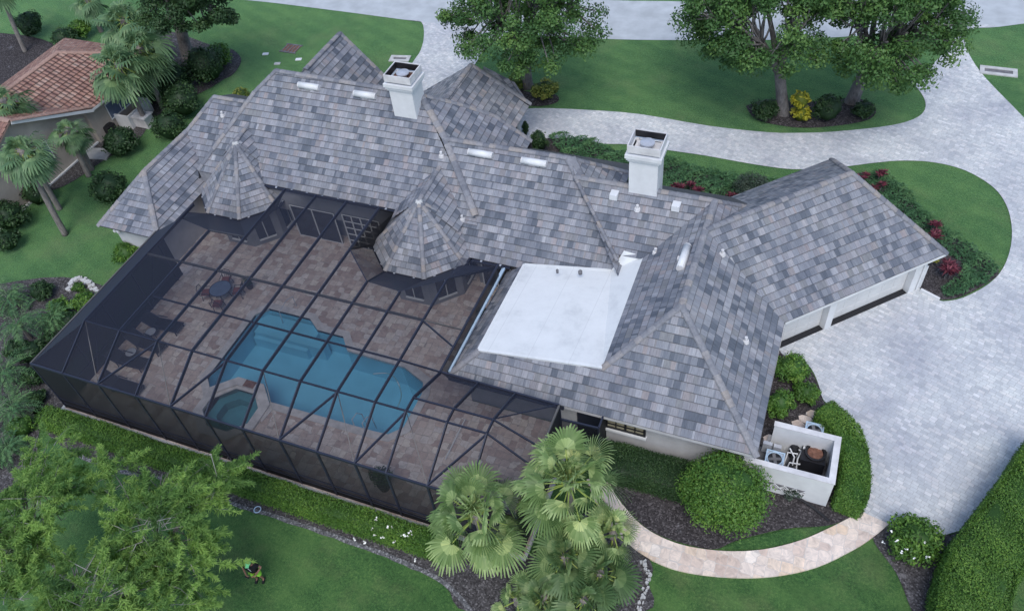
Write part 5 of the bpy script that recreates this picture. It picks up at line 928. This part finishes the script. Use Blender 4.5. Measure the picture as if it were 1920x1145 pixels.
def rosette(name, x, y, h, label, mat='ti', n=26, L=.5, seed=1, stems=3):
    rng = np.random.default_rng(seed); b = at(x, y, h*.6); b.z = 0; r = empty(name, (b.x, b.y, 0), label, 'ti plant', 'red leaved plants in the beds'); C_, D_, N_, m = [], [], [], MB()
    for s in range(stems):
        q = np.array([b.x+rng.normal()*.16, b.y+rng.normal()*.16, h*(.7+.4*rng.random())]); m.tube([(q[0], q[1], .02), tuple(q)], .018, 5)
        for i in range(n):
            a = i*2.4; e = R(15+65*rng.random()); d = np.array([math.cos(a)*math.cos(e), math.sin(a)*math.cos(e), math.sin(e)]); C_.append(q+d*L*.45-np.array([0, 0, .1])); D_.append(d); N_.append(np.array([-d[0]*.5, -d[1]*.5, 1.])+rng.normal(size=3)*.25)
    V, F = leaves(np.array(C_), np.array(N_), L*(.7+.5*rng.random(len(C_))), .09, rng, np.array(D_)); np_mesh('foliage', V, F, rng.random(len(F)), mat, r); m.build('stem', 'bark', r); return r
# --- hedges and shrubs near the house
hedge('hedge', [(-33.6, 12.8), (-30, 12.85), (-26, 12.78), (-22, 12.85), (-18, 12.8), (-14, 12.85), (-10.8, 12.85)], 1.0, 1.05, 'hedge', 'long clipped hedge along the front of the pool cage', 700, .085, [(705, 972, .85), (728, 987, .8), (735, 990, .7), (697, 993, .6), (701, 1002, .5), (718, 1006, .6), (740, 1016, .5), (762, 1004, .9), (770, 998, .9), (757, 1003, .85), (779, 1049, .3), (684, 1016, .3), (664, 1010, .3)], 2)
a, b_ = at(1142, 888, .5), at(1300, 900, .5); hedge('hedge', [(-6.1, 19.15), (-4.5, 19.2), (-2.7, 19.2), (-1.0, 19.2)], 1.75, .95, 'darkleaf', 'dark clipped hedge below the barred window', 800, .08, None, 3)
HP = [at(x, y, .7) for x, y in ((1543, 775), (1563, 793), (1585, 818), (1597, 850), (1602, 890), (1598, 925), (1590, 948))]; hedge('hedge', [(p.x, p.y) for p in HP], 1.15, 1.35, 'bright', 'curved rounded hedge wrapping the white equipment wall', 800, .095, None, 4)
HP = [at(x, y, 1.2) for x, y in ((1985, 850), (1940, 925), (1885, 1000), (1840, 1060), (1822, 1120), (1815, 1190), (1812, 1250))]; hedge('hedge', [(p.x, p.y) for p in HP], 2.5, 1.9, 'hedge', 'tall broad clipped hedge at the right edge of the drive', 900, .085, None, 5)
shrub('round_shrub', 1360, 924, 82, 'bright', 'large round clipped shrub beside the white equipment wall', n=26000, leaf=.125, lobes=50, tall=.85)
shrub('shrub', 1485, 690, 33, 'bright', 'round shrub nearest the left garage door', n=2600, leaf=.15, lobes=10); shrub('shrub', 1512, 736, 27, 'hedge', 'smaller shrub at the edge of the drive below another shrub', n=2000, leaf=.14, lobes=9); shrub('shrub', 1462, 757, 30, 'bright', 'egg shaped shrub against the house above the white enclosure', n=2600, leaf=.14, lobes=10, tall=1.1)
fs = shrub('flowering_shrub', 1715, 1010, 53, 'hedge', 'white flowered shrub between the stone path and the tall hedge', n=4200, leaf=.16, lobes=14, tall=.65)
rng = np.random.default_rng(8); k = np.array([at(1715+rng.normal()*25, 1018+rng.normal()*18, 1.25) for _ in range(9)]); V, F = leaves(np.repeat(k, 3, 0)+rng.normal(size=(27, 3))*.03, np.tile([0, -.2, 1.], (27, 1))+rng.normal(size=(27, 3))*.4, .1, .07, rng); np_mesh('blossoms', V, F, np.ones(len(F)), 'flower', fs)
shrub('grey_shrub', 1487, 925, 17, 'greyleaf', 'wispy grey shrub under the breeze blocks', n=500, leaf=.12, core=False, tall=1.2)
shrub('shrub', 237, 473, 27, 'bright', 'round shrub at the left edge of the pool cage near the house', n=2000, leaf=.16, lobes=9); shrub('shrub', 158, 566, 30, 'hedge', 'loose shrub inside the white stone curve', n=1500, leaf=.17, tall=.6); shrub('shrub', 147, 538, 13, 'hedge', 'small shrub at the top of the white stone curve', n=400, leaf=.12); shrub('shrub', 112, 575, 22, 'hedge', 'low shrub left of the white stone curve', n=900, leaf=.16)
# --- drive side beds
shrub('yellow_shrub', 1022, 168, 27, 'variegated', 'yellow green shrub right of the forked oak trunk', n=1500, leaf=.24, tall=.7); shrub('shrub', 970, 152, 20, 'variegated', 'green shrub left of the forked oak trunk', n=800, leaf=.22)
shrub('shrub', 1435, 203, 29, 'darkleaf', 'dark shrub left of the pale oak trunk', n=1300, leaf=.2, tall=.7); shrub('croton', 1500, 188, 19, 'croton', 'bright yellow bush between two dark shrubs', n=650, leaf=.24, tall=1.1, zc=1.4); shrub('croton', 1503, 213, 20, 'croton', 'lower bright yellow bush in front of the other yellow bush', n=650, leaf=.24); shrub('shrub', 1552, 203, 33, 'darkleaf', 'dark round shrub right of the yellow bush', n=1600, leaf=.2); shrub('shrub', 1620, 205, 24, 'darkleaf', 'dark shrub right of the forked rear oak trunk', n=900, leaf=.2, tall=.6)
shrub('arborvitae', 1010, 266, 19, 'darkleaf', 'dark rounded conifer at the entrance corner of the house', n=1700, leaf=.13, tall=1.5, lobes=12); shrub('arborvitae', 985, 240, 7, 'darkleaf', 'narrow dark conifer against the entrance wall', n=400, leaf=.12, tall=3., lobes=6)
cover('ground_cover', [(1028, 262), (1060, 256), (1100, 262), (1130, 276), (1180, 292), (1250, 298), (1320, 318), (1400, 336), (1480, 342), (1560, 338), (1575, 350), (1500, 385), (1420, 405), (1300, 395), (1180, 352), (1060, 300)], 'juniper', 'dark green juniper ground cover along the front of the house', .5, 200, .3, 3)
cover('ground_cover', [(1606, 332), (1640, 326), (1672, 340), (1692, 350), (1728, 398), (1772, 432), (1832, 472), (1872, 508), (1850, 530), (1806, 553), (1774, 560), (1762, 545), (1798, 520), (1806, 496), (1770, 474), (1740, 448), (1705, 420), (1650, 372)], 'juniper', 'green juniper ground cover in the bed beside the garage', .45, 230, .28, 4)
shrub('grey_shrub', 1410, 350, 36, 'greyleaf', 'tall wispy grey green shrub above the juniper', n=2200, leaf=.13, core=False, tall=.9, lobes=12)
TI = [(1273, 351, 'leftmost red plant right of the second chimney'), (1291, 350, 'tall red plant second from the second chimney'), (1312, 361, 'small red plant near the ridge right of the chimney'), (1373, 374, 'red plant above the link roof ridge'), (1400, 380, 'red plant at the corner where garage roof meets house'), (1448, 364, 'single red plant in the juniper behind the garage ridge'), (1616, 336, 'red plant at the tip of the garage ridge'), (1648, 331, 'upper red plant beyond the garage ridge tip'), (1650, 352, 'darker red plant below the upper one by the garage hip'), (1756, 427, 'red plant at the eave of the garage hip'), (1754, 446, 'dull red plant just below another at the garage eave')]
for i, (x, y, lb) in enumerate(TI): rosette('ti_plant', x, y, .7, lb, seed=i, L=.4, n=18)
rosette('ti_plant', 1781, 511, .7, 'large bright red plant in the mulch by the garage corner', n=36, L=.6, stems=4, seed=40); rosette('yellow_plant', 1757, 492, .4, 'small yellow plant at the garage corner', 'croton', 14, .3, 41, 2)
# --- oaks along the front
def P3(x, y, z): return np.array(at(x, y, z))
tree('oak_tree', at(988, 162), [(P3(978, 38, 7.2), (5.6, 5.0, 3.0)), (P3(905, 35, 6.4), (2.6, 3, 1.7)), (P3(1060, 62, 6.0), (2.5, 2.5, 1.6)), (P3(980, -30, 9), (5, 4, 2.5))], .42, 'forked oak tree behind the entrance roof', per=240, nclump=150, leaf=(.2, .11), seed=11)
tree('oak_tree', at(1468, 213), [(P3(1418, 42, 7.0), (4.7, 4.3, 2.7)), (P3(1335, 80, 5.8), (2.6, 2.2, 1.6)), (P3(1470, 110, 5.2), (2.4, 2.4, 1.3)), (P3(1400, -35, 9), (5, 4, 2.5))], .4, 'oak tree with one straight pale trunk above the yellow bush', per=240, nclump=160, leaf=(.2, .11), seed=12)
tree('oak_tree', at(1597, 192), [(P3(1680, 52, 7.0), (4.3, 4.3, 2.7)), (P3(1740, 75, 6.0), (2.4, 2.4, 1.7)), (P3(1660, 120, 5.2), (3.2, 2.6, 1.3)), (P3(1650, -35, 9), (5, 4, 2.5))], .42, 'oak tree with leaning forked trunk right of the pair', per=240, nclump=165, leaf=(.2, .11), seed=13)
tree('shade_tree', at(352, 105), [(P3(345, 10, 7.2), (3.6, 3.4, 2.6)), (P3(395, 20, 6.5), (2.2, 2, 1.5)), (P3(330, -40, 9), (3.6, 3, 2))], .5, 'dark leaved tree with thick trunks above the left shrubs', 'darkleaf', per=380, nclump=80, leaf=(.2, .11), seed=14)
# --- left side shrubs
LS = [(342, 188, 42, 'tall dark shrub left of the lower house roof'), (318, 236, 36, 'dark shrub just above the lower left roof edge'), (223, 266, 36, 'dark round shrub in front of the neighbour courtyard wall'), (206, 352, 38, 'spiky dark shrub on the lawn left of the house wing'), (70, 362, 28, 'dark shrub at the foot of two leaning palms'), (384, 122, 45, 'wide dark shrub under the shade tree'), (408, 104, 28, 'bright topped shrub at the bed tip by the rear lawn'), (330, 148, 36, 'dark shrub between the palm trunks and shade tree'), (290, 172, 26, 'dark shrub under the neighbour eave'), (15, 405, 36, 'dark shrub at the left frame edge'), (12, 452, 26, 'low dark shrub at the left frame edge below another'), (120, 72, 26, 'grey green shrub above the terracotta ridge'), (150, 55, 22, 'leafy shrub left of the palm crowns'), (55, 45, 30, 'green bush near the top left corner'), (10, 345, 26, 'thin shrub at the neighbour wall on the left edge')]
for i, (x, y, rp, lb) in enumerate(LS): shrub('shrub', x, y, rp, 'darkleaf' if i not in (6, 12) else 'hedge', lb, n=1900, leaf=.2, lobes=9, tall=.85, group='shrubs between the two houses')
shrub('shrub', 451, 178, 17, 'variegated', 'small yellow green bush behind the lower left ridge', n=500, leaf=.2)
# --- sabal palms on the left
SP = [((278, 237), (222, 122), 26, 1.25, 'sabal palm with leaning trunk crossing the neighbour window'), ((306, 205), (262, 92), 26, 1.25, 'sabal palm right of its twin by the dark shrubs'), ((262, 150), (232, 40), 26, 1.25, 'sabal palm crown rearmost of the upper left cluster'), ((123, 440), (42, 285), 26, 1.15, 'tall leaning palm nearest the lawn on the left'), ((112, 392), (60, 300), 16, .9, 'second leaning palm just behind the tallest left palm'), ((167, 330), (128, 246), 20, .85, 'short palm with crown before the beige wall'), ((172, 318), (146, 262), 10, .6, 'small palm trunk right behind the short palm'), ((55, 330), (8, 190), 20, 1.1, 'palm crown cut by the left frame edge'), ((48, 98), (-5, -30), 20, 1.2, 'bare palm trunk rising out of the top left corner'), ((190, 60), (165, 0), 18, 1.1, 'palm crown at the top edge left of the cluster')]
for i, (bp, tp, nf, Rb, lb) in enumerate(SP):
    g = at(*bp); h = rise(bp, tp); h = max(1.5, min(h, 9)); t_ = at(*tp, h); fan_palm('sabal_palm', g, h, lb, nf+(10 if i < 3 else 4), Rb*(.95 if i < 3 else .72), Rb*(1.15 if i < 3 else .98), .17, 'sabal', 50+i, (t_.x-g.x, t_.y-g.y), nseg=18, droop=.75, low=-60, group='sabal palms beside the neighbour house')
for i, (x, y, h, L, lb) in enumerate([(38, 610, 1.2, 1.7, 'feathery palm at the left edge above the cage corner'), (100, 600, .7, 1.2, 'feathery palm beside the brown shrub left of the cage'), (10, 700, 1.0, 1.6, 'grey green feathery palm cut by the left edge'), (25, 765, .8, 1.5, 'feathery palm overhanging the cage corner'), (18, 560, .8, 1.3, 'small feathery palm at the left edge of the lawn'), (15, 840, .6, 1.2, 'low feathery palm above the cypress trees')]): c = at(x, y, h); feather_palm('feather_palm', (c.x, c.y, 0), h, lb, 24, L, 70+i)
for x, y, rp, lb in ((75, 545, 24, 'leafy shrub at the lawn edge above the feathery palms'), (128, 600, 22, 'dark shrub touching the left screen wall'), (62, 705, 24, 'dark shrub nearest the lower left cage corner'), (30, 655, 24, 'dark shrub at the left edge among feathery palms'), (90, 640, 20, 'small dark shrub between feathery palms and cage'), (70, 745, 20, 'low dark shrub below the cage corner on the left')): shrub('shrub', x, y, rp, 'darkleaf', lb, n=1100, leaf=.17, group='shrubs left of the pool cage')
shrub('brown_shrub', 92, 598, 15, 'brownleaf', 'reddish brown bush left of the pool cage', n=500, leaf=.2); shrub('shrub', 60, 660, 30, 'darkleaf', 'dark bush between feathery palms on the left', n=1200, leaf=.18); shrub('shrub', 40, 800, 26, 'hedge', 'low green bush left of the hedge end', n=900, leaf=.15)
# --- fan palms in front
a = at(893, 968, 4.3); fan_palm('fan_palm', (a.x+.3, a.y-.2, 0), 4.3, 'left tall fan palm in front of the pool cage', 36, 1.25, 1.08, .15, 'fan', 21, (-.3, .2), nseg=27, droop=.6); a = at(1068, 905, 4.6); fan_palm('fan_palm', (a.x, a.y-.2, 0), 4.6, 'right taller fan palm covering the cage corner', 38, 1.3, 1.1, .15, 'fan', 22, (0, .2), nseg=27, droop=.6)
for i, (x, y, h, n, Rb, lb) in enumerate([(1060, 1045, 2.6, 22, 1.0, 'low dark fan palm below the tall right palm'), (1125, 1075, 2.4, 22, 1.0, 'low fan palm beside the stone path'), (1095, 1125, 2.2, 20, 1.0, 'low fan palm at the bottom edge of the clump'), (1020, 1120, 1.8, 18, .9, 'small fan palm left of the lower clump'), (1150, 1000, 2.6, 16, .8, 'fan palm leaning over the start of the path'), (970, 1125, 1.3, 12, .6, 'pale small fan palm at the bottom edge')]): c = at(x, y, h); fan_palm('low_fan_palm', (c.x, c.y, 0), h, lb, n, .6, Rb, .11, 'fan' if i in (4, 5) else 'lowfan', 31+i, cat='fan palm')
# --- feathery trees at lower left
b1, b2, b3 = at(330, 1120, 0), at(120, 1080, 0), at(190, 1240, 0)
feathery('cypress_tree', b1, [(P3(300, 985, 5.2), (2.5, 2.3, 1.8)), (P3(410, 905, 4.6), (1.2, 1.4, 1.2)), (P3(215, 900, 4.8), (1.5, 1.2, 1.2)), (P3(350, 1060, 4.6), (1.8, 1.4, 1.3))], .11, 'large feathery green tree nearest the man on the lawn', 62, 520, 61)
feathery('cypress_tree', b2, [(P3(70, 960, 5.4), (2.0, 2.2, 1.8)), (P3(100, 850, 4.6), (1.4, 1.3, 1.1)), (P3(10, 1050, 5), (1.7, 1.8, 1.5))], .11, 'feathery green tree at the left frame edge', 50, 520, 62)
feathery('cypress_tree', b3, [(P3(180, 1110, 5.4), (2.4, 1.7, 1.6)), (P3(60, 1130, 5), (1.6, 1.4, 1.3)), (P3(300, 1150, 5), (1.8, 1.2, 1.2))], .11, 'feathery green tree cut by the bottom left edge', 46, 520, 63)
# ------------------------------------------------------------------ the man on the lawn
g = at(489, 1086); man = empty('person', (g.x, g.y, 0), 'man in lime cap, black shirt and lime shorts with arms bent on the lawn', 'person')
def skin_mesh(name, verts, edges, rad, mat, parent, root=0, sub=2):
    me = bpy.data.meshes.new(name); me.from_pydata(verts, edges, []); me.materials.append(MT[mat]); o = bpy.data.objects.new(name, me); C.link(o); o.parent = parent
    bm = bmesh.new(); bm.from_mesh(me); ly = bm.verts.layers.skin.verify(); bm.verts.ensure_lookup_table()
    for i, r_ in enumerate(rad): bm.verts[i][ly].radius = r_ if isinstance(r_, tuple) else (r_, r_)
    bm.verts[root][ly].use_root = True; bm.to_mesh(me); bm.free(); md = o.modifiers.new('skin', 'SKIN'); md.use_smooth_shade = True; sd = o.modifiers.new('sub', 'SUBSURF'); sd.levels = sd.render_levels = sub; return o
V_, E_, R_ = [], [], []
def J(p, r_, par=None):
    V_.append(p); R_.append(r_); i = len(V_)-1
    if par is not None: E_.append((par, i))
    return i
hip = J((0, 0, .95), (.15, .11)); wst = J((0, .01, 1.12), (.14, .1), hip); chs = J((0, .0, 1.35), (.17, .115), wst); nk = J((0, -.01, 1.5), .065, chs); hd0 = J((0, -.04, 1.58), .075, nk); hd1 = J((0, -.06, 1.68), (.085, .1), hd0); J((0, -.05, 1.76), .06, hd1)
for s in (-1, 1):
    t1 = J((s*.1, 0, .86), .095, hip); kn = J((s*.13, -.05, .5), .062, t1); an = J((s*.14, .03, .1), .042, kn); J((s*.16, -.12, .04), .04, an)
    sh = J((s*.2, 0, 1.42), .07, chs); el = J((s*.4, .02, 1.2), .05, sh); wr = J((s*.2, -.3, 1.12), .034, el); pl = J((s*.13, -.36, 1.12), (.035, .022), wr); J((s*.14, -.34, 1.16), .012, pl)
    for q in range(4): f1 = J((s*(.09-.004*q), -.37-.012*q+.02, 1.15-.022*q), .011, pl); J((s*.045, -.385-.006*q, 1.14-.022*q), .009, f1)
skin_mesh('body', V_, E_, R_, 'skin', man)
skin_mesh('shirt', [(0, 0, .9), (0, .0, 1.12), (0, -.01, 1.34), (0, -.01, 1.46), (-.2, 0, 1.42), (-.33, .01, 1.28), (.2, 0, 1.42), (.33, .01, 1.28)], [(0, 1), (1, 2), (2, 3), (2, 4), (4, 5), (2, 6), (6, 7)], [(.24, .2), (.235, .19), (.27, .2), .13, .14, .1, .14, .1], 'blackcloth', man)
skin_mesh('shorts', [(0, 0, .97), (-.1, 0, .84), (-.135, -.04, .52), (.1, 0, .84), (.135, -.04, .52)], [(0, 1), (1, 2), (0, 3), (3, 4)], [(.21, .16), .15, .12, .15, .12], 'lime', man)
m = MB(); m.lathe([(.118, 1.685), (.122, 1.74), (.1, 1.81), (.05, 1.835)], (g.x, g.y-.05, 0), 14); m.bar((g.x, g.y-.13, 1.7), (g.x, g.y-.25, 1.685), .16, .012); m.build('cap', 'mint', man, smooth=False)
m = MB(); m.bar((g.x-.06, g.y-.15, 1.42), (g.x+.01, g.y-.165, 1.2), .03, .012, (0, 1, 0)); m.build('lanyard', 'white', man)
for s in (-1, 1): m = MB(); m.box((g.x+s*.155-.05, g.y-.19, 0), (g.x+s*.155+.05, g.y+.08, .09)); m.build('shoe', 'black', man)
m = MB(); m.box((g.x-.1, g.y-.45, 1.09), (g.x+.1, g.y-.37, 1.13)); tag(m.build('remote_control', 'black', None, origin=(g.x, g.y-.4, 1.1)), 'small dark remote control held by the man on the lawn', 'remote control')
man.rotation_euler.z = R(20)
